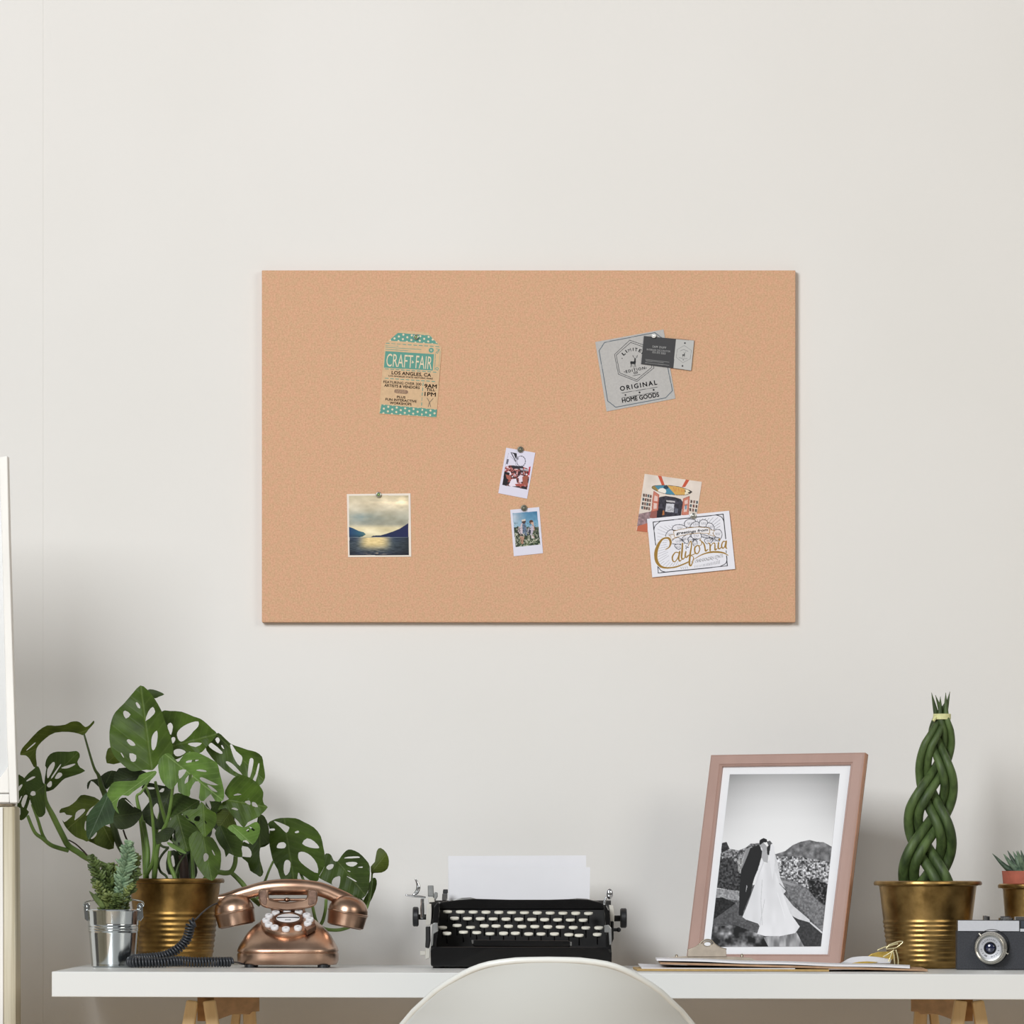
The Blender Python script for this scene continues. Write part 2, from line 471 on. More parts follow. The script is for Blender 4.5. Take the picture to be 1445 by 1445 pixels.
def trestle(name, label, flip):
    cx = 300 if not flip else 1370
    def mx(x): return x if not flip else 1651.5 - x
    o = thing(name, Vector((P(cx, 0, 0.4).x, 0.4, 0)), label, 'trestle', 'trestles under the desk')
    def leg(tx, bx, ty, Yt, Yb):
        m_ = MB()
        tt = sorted(((mx(tx[0]), ty[0]), (mx(tx[1]), ty[1])))
        bt = sorted(((mx(bx[0]), 1445), (mx(bx[1]), 1445)))
        leg_prism(m_, tt, bt, Yt, Yb, 0.03)
        m_.build('leg', M_OAK, o, bevel=0.0025)
    leg((263, 279), (253, 272), (1411.2, 1413.5), 0.10, 0.07)
    leg((286, 303), (293.5, 312), (1413.2, 1411.2), 0.10, 0.07)
    leg((342, 359), (344, 362.5), (1411.5, 1411.5), 0.60, 0.66)
    leg((330, 341), (322, 335), (1412, 1412), 0.60, 0.66)
    # arched top rail running back between the two pairs of legs
    rm = MB(); n = 14; V = []
    for i in range(n + 1):
        t = i / n
        px = mx(302 + 64 * t); Y = 0.131 + 0.47 * t
        ztop = P(px, 0, Y); x = ztop.x
        zt = deskz(x) - TH - 0.0005
        yb = 1441 - 8 * t - 12 * math.sin(PI * min(1, t * 1.1)) ** 1.0 * (0.35 + 0.4 * t) - (6 if t > 0.85 else 0)
        zb = P(px, yb, Y).z
        ox = 0.024 if not flip else -0.024
        V += [Vector((x, Y, zb)), Vector((x - ox, Y + 0.004, zb)), Vector((x - ox, Y + 0.004, zt)), Vector((x, Y, zt))]
    fs = []
    for i in range(n):
        a = 4 * i
        fs += [(a+k, a+(k+1) % 4, a+4+(k+1) % 4, a+4+k) for k in range(4)]
    fs += [(0, 3, 2, 1), (4*n, 4*n+1, 4*n+2, 4*n+3)]
    rm.add(V, fs); rm.build('top_rail', M_OAKD, o)
    return o
trestle('trestle', 'pale wooden trestle under the desk below the copper telephone', False)
trestle('trestle', 'pale wooden trestle under the desk below the braided plant and film camera', True)

# moulded shell chair in front of the desk
M_SHELL = mat('off white moulded plastic', (200, 203, 201), 0.38, nscale=6, var=0.01)
YC = -0.42
CXP = 773.0
o = thing('shell_chair', Vector((P(CXP, 0, YC).x, YC + 0.1, 0)), 'off-white moulded plastic shell chair pushed up in front of the desk', 'chair')
sc = S(YC)
zt = P(0, 1354.7, YC).z
hw = [(0, 0), (0.4, 26), (1.0, 45), (3.5, 66), (6.5, 84), (11.5, 101), (19, 117), (27.5, 132), (38, 149), (51.5, 167), (70, 186), (91, 206), (130, 232), (180, 250), (240, 262), (300, 262), (320, 250)]
hs = [a for a, _ in hw]; ws = [b_ for _, b_ in hw]
rows = []
NU = 40
spine = [(0, 0), (0.08, 0.012), (0.17, 0.045), (0.24, 0.075), (0.285, 0.13), (0.31, 0.20), (0.325, 0.30), (0.322, 0.38), (0.335, 0.43)]   # (drop, forward)
sp = catmull([(a, b_) for a, b_ in spine], 5, False)
sp = [tuple(p) for p in sp]
# rim-to-rim rows: each row at arc position; width from the traced outline while on the back, then the seat
L_ = 0; arcs = [0]
for i in range(1, len(sp)): L_ += math.hypot(sp[i][0]-sp[i-1][0], sp[i][1]-sp[i-1][1]); arcs.append(L_)
fine = [0, 0.0004, 0.001, 0.0035, 0.006, 0.0095, 0.014, 0.019, 0.026, 0.035, 0.045] + [0.045 + (L_ - 0.045) * k / 22 for k in range(1, 23)]
V, Fc = [], []
for a in fine:
    dr = np.interp(a, arcs, [p[0] for p in sp]); fw = np.interp(a, arcs, [p[1] for p in sp])
    wpx = np.interp(dr / sc if dr < 0.30 else 300 + 60 * (a - 0.33), hs, ws)
    if a > 0.42: wpx = 250 - 60 * max(0, (a - 0.60) / 0.15) ** 2
    wm = wpx * sc
    wrap = 0.10 * min(1, dr / 0.1) * (1 if a < 0.33 else max(0.0, 1 - (a - 0.33) / 0.15))
    lift = 0.05 * max(0, min(1, (a - 0.25) / 0.15))
    for k in range(NU + 1):
        u = -1 + 2 * k / NU
        c = P(CXP, 1354.7, YC)
        V.append(Vector((c.x + u * wm, YC + fw + wrap * (abs(u) ** 2.2) + 0.012 * (1 - u * u) * 0, zt - dr + lift * abs(u) ** 2.5)))
for i in range(len(fine) - 1):
    for k in range(NU):
        q = i * (NU + 1) + k
        Fc.append((q, q + 1, q + NU + 2, q + NU + 1))
me = bpy.data.meshes.new('shell'); me.from_pydata(V, [], Fc); me.update()
sh = link_mesh('shell', me, M_SHELL, o, smooth='all')
md = sh.modifiers.new('thick', 'SOLIDIFY'); md.thickness = 0.006; md.offset = 0
# slim rim bead along the edge of the back, whiter than the shell
rb = MB()
pts = []
for sgn, seq in ((-1, reversed(range(len(fine)))), (1, range(len(fine)))):
    for i in seq:
        if fine[i] > 0.5 or (sgn == 1 and i == 0): continue
        pts.append(V[i * (NU + 1) + (0 if sgn < 0 else NU)])
rb.tube(pts, 0.0046, 10); rb.build('rim', mat('whiter plastic edge', (226, 228, 224), 0.3, nscale=6, var=0.01), o, smooth='all')
c = P(CXP, 0, YC)
for sx in (-1, 1):
    for sy in (0, 1):
        lg = MB(); top = Vector((c.x + sx * 0.13, YC + (0.16 if sy == 0 else 0.33), zt - 0.318))
        bot = Vector((c.x + sx * 0.23, YC + (0.02 if sy == 0 else 0.44), 0.0))
        lg.tube([top, top.lerp(bot, 0.5), bot], [0.015, 0.0135, 0.010], 12); lg.build('leg', M_OAK, o, smooth=True)

# ================================================================== CORK BOARD AND WHAT IS PINNED ON IT
YB = 0.834                                    # face of the board
m, nt, N, L, b = newmat('cork')
tc = N.new('ShaderNodeTexCoord')
def noise(sc_, det):
    n = N.new('ShaderNodeTexNoise'); n.inputs['Scale'].default_value = sc_; n.inputs['Detail'].default_value = det
    L.new(tc.outputs['Object'], n.inputs['Vector']); return n
a, c_, e = noise(420, 3), noise(120, 4), noise(7, 2)
r1 = N.new('ShaderNodeValToRGB')
els = r1.color_ramp.elements
els[0].position = 0.30; els[0].color = (*lin((188, 148, 114)), 1)
els[1].position = 0.72; els[1].color = (*lin((230, 192, 158)), 1)
x_ = els.new(0.5); x_.color = (*lin((213, 170, 138)), 1)
L.new(a.outputs['Fac'], r1.inputs['Fac'])
r2 = N.new('ShaderNodeValToRGB')
r2.color_ramp.elements[0].position = 0.4; r2.color_ramp.elements[0].color = (*lin((207, 169, 134)), 1)
r2.color_ramp.elements[1].position = 0.6; r2.color_ramp.elements[1].color = (*lin((217, 167, 137)), 1)
L.new(c_.outputs['Fac'], r2.inputs['Fac'])
mx = N.new('ShaderNodeMix'); mx.data_type = 'RGBA'; mx.inputs['Factor'].default_value = 0.5
L.new(r1.outputs['Color'], mx.inputs[6]); L.new(r2.outputs['Color'], mx.inputs[7])
L.new(mx.outputs[2], b.inputs['Base Color'])
b.inputs['Roughness'].default_value = 0.9; b.inputs['Specular IOR Level'].default_value = 0.1
bp = N.new('ShaderNodeBump'); bp.inputs['Strength'].default_value = 0.12; bp.inputs['Distance'].default_value = 0.001
L.new(a.outputs['Fac'], bp.inputs['Height']); L.new(bp.outputs['Normal'], b.inputs['Normal'])
bd = MB()
p0, p1 = P(369.5, 878, YB), P(1122.5, 381.5, YB)
bd.box((p0.x, YB, p0.z), (p1.x, WALLY + 0.0004, p1.z))
board = bd.build('cork_board', m, origin=((p0.x+p1.x)/2, YB + 0.007, (p0.z+p1.z)/2), bevel=0.001)
tag(board, 'wide frameless cork pinboard hung flat on the white wall', 'pinboard')

def on_board(Y):
    return lambda px, py: np.stack([(np.asarray(px)-HX)*(D+Y)/F, np.full(len(px), Y), CZ-(np.asarray(py)-HY)*(D+Y)/F], 1)

# ---- craft fair tag
TEAL, KRAFT, BRN, CREAM = (92, 152, 138), (211, 178, 140), (74, 56, 46), (226, 208, 178)
tag_clip = [(385, 410), (590, 232), (945, 265), (1115, 450), (1045, 1352), (310, 1298)]
def p_tag(p):
    p.put(np.ones(len(p.Z), bool), p.C * (0.96 + 0.08 * vnoise(p.Z, 30, 3, 3))[:,None])
    def dots(poly, step, ang, seed):
        p.poly(poly, TEAL)
        m_ = inpoly(p.Z, poly); ca, sa = math.cos(ang), math.sin(ang)
        u = (p.Z[:,0]*ca + p.Z[:,1]*sa) / step; v = (-p.Z[:,0]*sa + p.Z[:,1]*ca) / (step * 0.27)
        row = np.round(v); uu = u + 0.5 * (row % 2)
        dd = np.hypot((uu - np.round(uu)) * step, (v - row) * step * 0.27)
        p.put(m_ & (dd < 13), CREAM)
    dots([(555, 268), (960, 300), (1068, 412), (440, 366)], 108, 0.09, 0)
    dots([(345, 1180), (1055, 1245), (1046, 1342), (322, 1295)], 108, 0.09, 1)
    p.poly([(395, 500), (1015, 540), (1000, 748), (378, 712)], TEAL)
    def dash(a, b_, n, w=9, fr=0.6, col=TEAL):
        a, b_ = np.array(a, float), np.array(b_, float)
        for i in range(n): p.line([a + (b_-a)*i/n, a + (b_-a)*(i+fr)/n], w, col)
    dash((405, 400), (1105, 447), 10); dash((395, 727), (1070, 772), 10); dash((395, 847), (1052, 890), 10); dash((877, 905), (845, 1345), 7)
    p.line([(400, 432), (560, 440)], 5, TEAL); p.line([(400, 452), (850, 480)], 6, TEAL); p.line([(398, 478), (720, 497)], 5, TEAL)
    p.disc((980, 490), 32, TEAL); p.disc((980, 490), 12, CREAM); p.line([(980, 478), (980, 502)], 4, TEAL); p.line([(968, 490), (992, 490)], 4, TEAL)
    p.line([(1040, 470), (1085, 480), (1040, 520), (1060, 530), (1085, 480)], 7, TEAL)
    p.line([(1035, 535), (1025, 735)], 6, TEAL); p.line([(1095, 500), (1080, 690)], 5, TEAL)
    p.line([(1055, 708), (1072, 722), (1062, 742), (1042, 740), (1038, 720)], 8, TEAL, closed=True)
    p.line([(740, 628), (752, 645), (735, 650)], 12, CREAM)
    p.line([(535, 1012), (655, 1022)], 52, (140, 112, 92)); p.line([(680, 1010), (684, 1038)], 8, (140, 112, 92))
    for i in range(9): p.line([(535 + 15*i, 992), (528 + 15*i, 1036)], 4, (196, 164, 130))
    p.line([(928, 1100), (960, 1155), (972, 1212)], 9, (120, 108, 92)); p.line([(1003, 1105), (955, 1160), (942, 1208)], 9, (120, 108, 92))
T = lambda body, a, b_, h, col=BRN, **k: (body, a, b_, h, col, k)
txt = [T('CRAFT', (405, 694), (742, 716), 172, CREAM, bold=-0.008), T('FAIR', (778, 718), (985, 734), 172, CREAM, bold=-0.008),
       T('LOS ANGLES, CA', (475, 795), (975, 828), 44, bold=0.012), T('LOS ANGELES STATE HISTORIC PARK', (437, 824), (1003, 863), 20, bold=0.012),
       T('FEATURING OVER 200', (370, 908), (852, 940), 34, bold=0.006), T('ARTISTS & VENDORS', (382, 952), (832, 984), 34, bold=0.012),
       T('PLUS', (543, 1098), (650, 1106), 30, bold=0.012), T('FUN INTERACTIVE', (397, 1128), (792, 1158), 32, bold=0.012), T('WORKSHOPS', (452, 1174), (727, 1194), 32, bold=0.012),
       T('9AM', (893, 968), (1048, 977), 52, bold=0.012), T('TILL', (917, 1007), (1030, 1013), 34, bold=0.01), T('1PM', (895, 1070), (1036, 1080), 52, bold=0.012)]
card('craft_fair_tag', 'W', [(401, 215), (1134, 260), (1045, 1352), (310, 1298)], on_board(YB - 0.0013), KRAFT, p_tag, txt, clip=tag_clip, dens=2.8,
     label='kraft paper craft fair tag with cut corners and teal dotted bands on the cork board', cat='tag')

# ---- grey product card with stag emblem
INK = (58, 60, 64)
def deer(p, ox, oy, k, col):
    q = lambda pts: [(ox + x*k, oy + y*k) for x, y in pts]
    p.poly(q([(-36, 5), (-30, -6), (8, -2), (18, -26), (12, -36), (24, -44), (40, -34), (34, -28), (36, 0), (34, 26), (20, 34), (-12, 30), (-32, 32), (-36, 20)]), col)
    for a, b_ in (((-28, 25), (-30, 72)), ((-18, 25), (-14, 62)), ((26, 25), (36, 70)), ((18, 25), (12, 74))): p.line(q([a, b_]), 7*k, col)
    p.line(q([(24, -42), (2, -62), (-6, -80)]), 5*k, col); p.line(q([(28, -42), (52, -58), (56, -82)]), 5*k, col)
    p.line(q([(4, -62), (8, -78)]), 4*k, col); p.line(q([(48, -56), (40, -74)]), 4*k, col)
def p_grey(p):
    p.put(np.ones(len(p.Z), bool), p.C * (0.97 + 0.06 * vnoise(p.Z, 18, 5, 2))[:,None])
    p.line([(210, 390), (850, 265), (935, 330), (1075, 1005), (985, 1098), (350, 1215), (250, 1137), (140, 495)], 10, (92, 104, 114), closed=True)
    p.line([(530, 362), (335, 545), (385, 795), (622, 888), (838, 715), (785, 450)], 7, INK, closed=True)
    p.line([(542, 390), (357, 553), (402, 778), (617, 866), (812, 706), (765, 470)], 7, INK, closed=True)
    deer(p, 572, 635, 1.0, (30, 32, 34))
    p.line([(425, 1036), (880, 960)], 6, INK); p.line([(432, 1097), (886, 1020)], 6, INK)
    for c in ((475, 1060), (655, 1027), (835, 995)): p.disc(c, 12, (34, 36, 40))
    p.line([(565, 815), (662, 798)], 6, INK); p.disc((432, 593), 6, INK); p.disc((462, 765), 7, INK); p.disc((738, 717), 7, INK)
KX = lambda body, a, b_, h, **k: (body, a, b_, h, INK, k)
tx = [KX('L', (452, 558), (478, 535), 42, bold=0.02), KX('I', (493, 523), (500, 518), 42, bold=0.01), KX('M', (515, 514), (552, 502), 42, bold=0.0), KX('I', (570, 498), (577, 498), 42, bold=0.01),
      KX('T', (592, 497), (622, 503), 42, bold=0.012), KX('E', (640, 508), (665, 520), 42, bold=0.012), KX('D', (678, 530), (702, 552), 42, bold=0.012),
      KX('EDITION', (483, 780), (725, 731), 36, bold=0.01, sp=1.35), KX('CO', (583, 793), (632, 783), 26, bold=0.02),
      KX('ORIGINAL', (412, 1008), (880, 926), 60, bold=0.012, sp=1.35), KX('HOME GOODS', (437, 1158), (905, 1080), 58, bold=0.012)]
card('product_card', 'X', [(90, 385), (960, 225), (1112, 1105), (235, 1270)], on_board(YB - 0.0013), (184, 182, 180), p_grey, tx, dens=2.6,
     label='square light grey card with black stag emblem and bold lettering on the cork board', cat='card')
def p_biz(p):
    p.poly([(1121, 350), (1360, 368), (1315, 750), (1085, 716)], (189, 189, 187))
    p.line([(1225, 430), (1135, 480), (1120, 580), (1205, 648), (1300, 600), (1315, 490)], 5, (140, 140, 140), closed=True)
    deer(p, 1216, 545, 0.45, (44, 46, 48))
    p.disc((1233, 399), 11, (50, 52, 54)); p.disc((1202, 690), 11, (50, 52, 54))
    p.line([(1175, 498), (1215, 480), (1275, 505)], 6, (130, 130, 130)); p.line([(1160, 583), (1210, 597), (1262, 595)], 7, (140, 140, 140)); p.disc((1212, 612), 8, (130, 130, 130))
    rs = np.random.RandomState(4)
    for a, b_ in (((732, 606), (1030, 643)), ((728, 648), (1028, 682)), ((735, 622), (960, 650))):
        a, b_ = np.array(a, float), np.array(b_, float); t = 0
        while t < 1:
            dt = 0.02 + rs.rand() * 0.03; p.line([a+(b_-a)*t, a+(b_-a)*min(1, t+dt)], 7, (132, 132, 132)); t += dt + 0.018
WT = (190, 190, 190)
card('business_card', 'X', thick=0.0026, quad=[(710, 308), (1350, 365), (1312, 748), (675, 665)], hit=on_board(YB - 0.0034), base=(64, 64, 66), paint=p_biz,
     texts=[('SAM DUFF', (820, 455), (992, 472), 28, WT, {'sp': 1.3}), ('INTERIOR DECORATOR', (745, 490), (1047, 517), 24, (165, 165, 165), {}), ('555 555 5555', (815, 525), (985, 545), 26, (175, 175, 175), {})],
     dens=3, label='small dark and grey business card overlapping the grey stag card', cat='business card')

# ---- seascape print
def p_sea(p):
    Z = p.Z
    inside = inpoly(Z, [(148, 235), (1160, 230), (1168, 1245), (160, 1248)])
    y = (Z[:,1] - 232) / 1015
    n = vnoise(Z, 260, 11, 4, ax=1.9); n2 = vnoise(Z, 150, 23, 3, ax=2.4)
    sky = ramp(y, [(0, (192, 180, 150)), (0.12, (212, 198, 170)), (0.22, (206, 196, 172)), (0.36, (172, 170, 152)), (0.48, (170, 168, 152)), (0.54, (232, 218, 180)), (0.62, (238, 226, 188)), (0.7, (214, 206, 172))])
    sky = sky + ((n - 0.5) * 70)[:,None] * np.array([1, 1, 1.05])
    warm = np.clip((Z[:,0] - 350) / 700, 0, 1) * np.clip(1 - np.abs(Z[:,1] - 340) / 170, 0, 1) * np.clip(n2 * 2 - 0.4, 0, 1)
    sky = sky + warm[:,None] * np.array([75, 66, 52])
    blue = np.clip(1 - np.abs(Z[:,1] - 610) / 130, 0, 1) * np.clip(1 - np.abs(Z[:,0] - 380) / 420, 0, 1) * n2
    sky = sky + blue[:,None] * np.array([-62, -34, -8])
    p.put(inside, np.clip(sky, 60, 253))
    sea_t = (Z[:,1] - 940) / 305
    water = ramp(np.clip(sea_t, 0, 1), [(0, (58, 74, 100)), (0.35, (66, 80, 92)), (0.7, (56, 68, 80)), (1, (26, 32, 52))])
    glow = np.exp(-((Z[:,0] - 585) / 250) ** 4) * np.exp(-(np.clip(sea_t - 0.1, 0, 9) / 0.55) ** 4)
    water = water * (1 - glow[:,None]) + np.array([236, 210, 150]) * glow[:,None]
    water = water + ((vnoise(Z, 60, 31, 3, ax=5) - 0.5) * 60)[:,None]
    streak = np.exp(-((Z[:,0] - 600) / 240) ** 2) * np.clip((sea_t - 0.6) * 3, 0, 1) * np.clip(vnoise(Z, 70, 41, 2, ax=4.5) * 2.4 - 1.1, 0, 1)
    water = water + streak[:,None] * np.array([120, 95, 60])
    water = water * (1 - 0.45 * np.clip((Z[:,0] - 820) / 340, 0, 1) - 0.25 * np.clip((330 - Z[:,0]) / 170, 0, 1))[:,None]
    p.put(inside & (Z[:,1] > 938), np.clip(water, 8, 255))
    ml = [(152, 765), (215, 785), (310, 832), (400, 856), (438, 892), (380, 930), (330, 941), (155, 942)]
    mm = inpoly(Z, ml); tt = np.clip((Z[:,0] - 155) / 290, 0, 1)
    p.put(mm, ramp(tt, [(0, (26, 62, 104)), (0.6, (48, 96, 118)), (1, (92, 126, 122))]) * (1 - 0.3 * np.clip((Z[:,1]-880)/60, 0, 1))[:,None])
    mr = [(520, 936), (560, 914), (690, 908), (780, 882), (900, 842), (1010, 797), (1080, 752), (1158, 702), (1162, 940)]
    p.put(inpoly(Z, mr), ramp(np.clip((Z[:,0]-520)/640, 0, 1), [(0, (22, 42, 74)), (1, (24, 30, 78))]))
    p.put(inside & (np.abs(Z[:,1] - 943) < 5) & (Z[:,0] < 1150), (150, 160, 165), 0.5)
    p.put(inside & (Z[:,1] > 1236), (20, 24, 44), 0.6)
card('seascape_print', 'Y', [(113, 207), (1195, 195), (1208, 1270), (135, 1278)], on_board(YB - 0.0013), (236, 226, 214), p_sea, dens=2.6,
     label='square photo print of a cloudy sunset over a lake with white border', cat='photo print')

# ---- two small instant prints
PW = (222, 219, 236)
def p_wheel(p):
    Z = p.Z
    p.line([(645, 262)], 1, PW)
    th = np.linspace(0, 2*PI, 40)
    p.line([(640 + 52*math.cos(a), 262 + 62*math.sin(a)) for a in th], 7, (120, 118, 132))
    for a in th[::3]:
        if math.cos(a) > -0.3: p.disc((642 + 50*math.cos(a), 262 + 60*math.sin(a)), 7, (96, 96, 110))
    p.line([(490, 165), (450, 330)], 4, (170, 168, 180)); p.line([(585, 190), (590, 320)], 4, (150, 150, 165)); p.line([(515, 205), (575, 270), (575, 310)], 4, (140, 140, 155))
    p.poly([(512, 152), (588, 165), (590, 205), (580, 238), (565, 210), (552, 175)], (40, 38, 46))
    p.poly([(512, 152), (530, 165), (582, 262), (572, 268)], (50, 48, 58))
    p.poly([(470, 235), (495, 240), (480, 300), (460, 292)], (104, 102, 116))
    p.line([(600, 205), (602, 245)], 6, (70, 70, 84)); p.line([(588, 222), (612, 235)], 5, (70, 70, 84))
    crowd = [(448, 330), (510, 310), (668, 330), (740, 360), (735, 470), (712, 602), (560, 572), (415, 546)]
    m_ = inpoly(Z, crowd)
    n = vnoise(Z, 22, 51, 3); n2 = vnoise(Z, 20, 57, 2)
    col = ramp(n, [(0.2, (36, 26, 34)), (0.42, (62, 40, 46)), (0.52, (150, 66, 58)), (0.62, (206, 150, 150)), (0.75, (236, 226, 238))])
    p.put(m_, col)
    p.poly([(450, 335), (500, 350), (470, 440), (440, 470)], (150, 60, 54), 0.7); p.poly([(520, 310), (668, 325), (660, 360), (540, 350)], (44, 40, 50))
    p.poly([(625, 345), (735, 362), (730, 385), (640, 372)], (196, 194, 206)); p.line([(640, 365), (728, 380)], 6, (90, 86, 96))
    p.poly([(735, 330), (756, 325), (742, 430), (725, 430)], (190, 58, 72))
    rs = np.random.RandomState(21)
    for i in range(46):
        x_, y_ = rs.uniform(440, 735), rs.uniform(350, 560)
        p.disc((x_, y_), rs.uniform(5, 12), [(34, 26, 34), (206, 196, 210), (176, 74, 60), (120, 70, 64), (238, 228, 240), (60, 44, 52)][i % 6], 0.85)
    p.poly([(440, 385), (505, 400), (470, 560), (415, 545)], (28, 22, 30)); p.poly([(455, 420), (520, 440), (510, 500), (470, 470)], (168, 94, 82))
    p.poly([(525, 480), (580, 470), (600, 560), (520, 565), (490, 550)], (232, 222, 236)); p.poly([(610, 440), (655, 430), (670, 500), (620, 520)], (230, 214, 226))
    p.poly([(655, 450), (725, 420), (715, 560), (660, 540)], (158, 88, 72)); p.poly([(565, 535), (660, 530), (690, 560), (580, 560)], (172, 84, 76)); p.poly([(660, 560), (715, 570), (705, 602), (665, 595)], (40, 34, 40))
card('instant_photo', 'P', [(462, 100), (810, 160), (712, 712), (367, 645)], on_board(YB - 0.0013), PW, p_wheel, dens=3,
     label='tilted instant photo of a big wheel above a crowd, upper of two', cat='instant photo', group='small instant photos in the middle of the cork board')
def p_couple(p):
    Z = p.Z
    pic = [(537, 885), (832, 862), (870, 1262), (575, 1292)]
    m_ = inpoly(Z, pic)
    ty = np.clip((Z[:,1] - 875) / 200, 0, 1)
    sky = ramp(ty, [(0, (76, 128, 164)), (0.6, (110, 158, 188)), (1, (150, 186, 204))]) + (np.clip(1 - np.hypot(Z[:,0]-560, Z[:,1]-930)/150, 0, 1)[:,None] * np.array([90, 50, 30]))
    sky = sky + ((vnoise(Z, 40, 61, 2) - 0.5) * 30)[:,None]
    p.put(m_, np.clip(sky, 0, 240))
    edge = 1040 + 26 * vnoise(Z, 40, 63, 2)
    n = vnoise(Z, 22, 65, 2)
    g = ramp(n, [(0.2, (34, 46, 34)), (0.45, (66, 84, 60)), (0.6, (112, 120, 88)), (0.8, (206, 204, 192))])
    g = g * np.clip(0.75 + (Z[:,1]-1040)/700, 0.5, 1.1)[:,None]
    p.put(m_ & (Z[:,1] > edge), g)
    p.poly([(612, 1130), (640, 1010), (668, 1000), (695, 1030), (692, 1140)], (206, 190, 198)); p.poly([(655, 1010), (692, 1005), (700, 1150), (660, 1140)], (96, 116, 142))
    p.disc((672, 985), 25, (76, 56, 54)); p.poly([(645, 965), (690, 955), (695, 975), (650, 985)], (214, 200, 190)); p.poly([(615, 1130), (690, 1140), (685, 1165), (620, 1155)], (40, 34, 38))
    p.poly([(625, 1160), (680, 1165), (665, 1255), (640, 1250)], (182, 138, 116)); p.poly([(745, 1060), (780, 1015), (795, 1080), (770, 1150), (735, 1140)], (190, 182, 196))
    p.disc((762, 990), 24, (86, 60, 50)); p.poly([(752, 1000), (790, 990), (792, 1035), (770, 1020)], (206, 168, 150)); p.poly([(735, 1080), (760, 1090), (750, 1150), (725, 1150)], (56, 60, 76)); p.poly([(760, 1150), (790, 1140), (800, 1185), (765, 1190)], (206, 200, 200))
    p.poly([(580, 1170), (610, 1160), (625, 1285), (580, 1290)], (40, 50, 38), 0.7)
    p.line([(690, 1040), (712, 1100), (705, 1150)], 12, (120, 128, 150)); p.line([(620, 1050), (606, 1110)], 12, (198, 180, 190)); p.line([(655, 1170), (648, 1250)], 5, (120, 86, 70))
    p.line([(790, 1030), (800, 1090)], 9, (196, 150, 132)); p.line([(735, 1060), (722, 1110)], 9, (190, 184, 198)); p.line([(775, 1150), (800, 1180)], 8, (190, 150, 130))
    dk = m_ & (vnoise(Z, 12, 91, 2) > 0.66) & (Z[:,1] > 1000); p.put(dk, (40, 46, 40), 0.45)
    lt = m_ & (vnoise(Z, 13, 93, 2) > 0.68) & (Z[:,1] > 1120); p.put(lt, (214, 212, 196), 0.8)
card('instant_photo', 'P', [(510, 845), (858, 812), (903, 1365), (553, 1402)], on_board(YB - 0.0013), (222, 221, 236), p_couple, dens=3,
     label='instant photo of two people under a blue sky in a meadow, lower of two', cat='instant photo', group='small instant photos in the middle of the cork board')

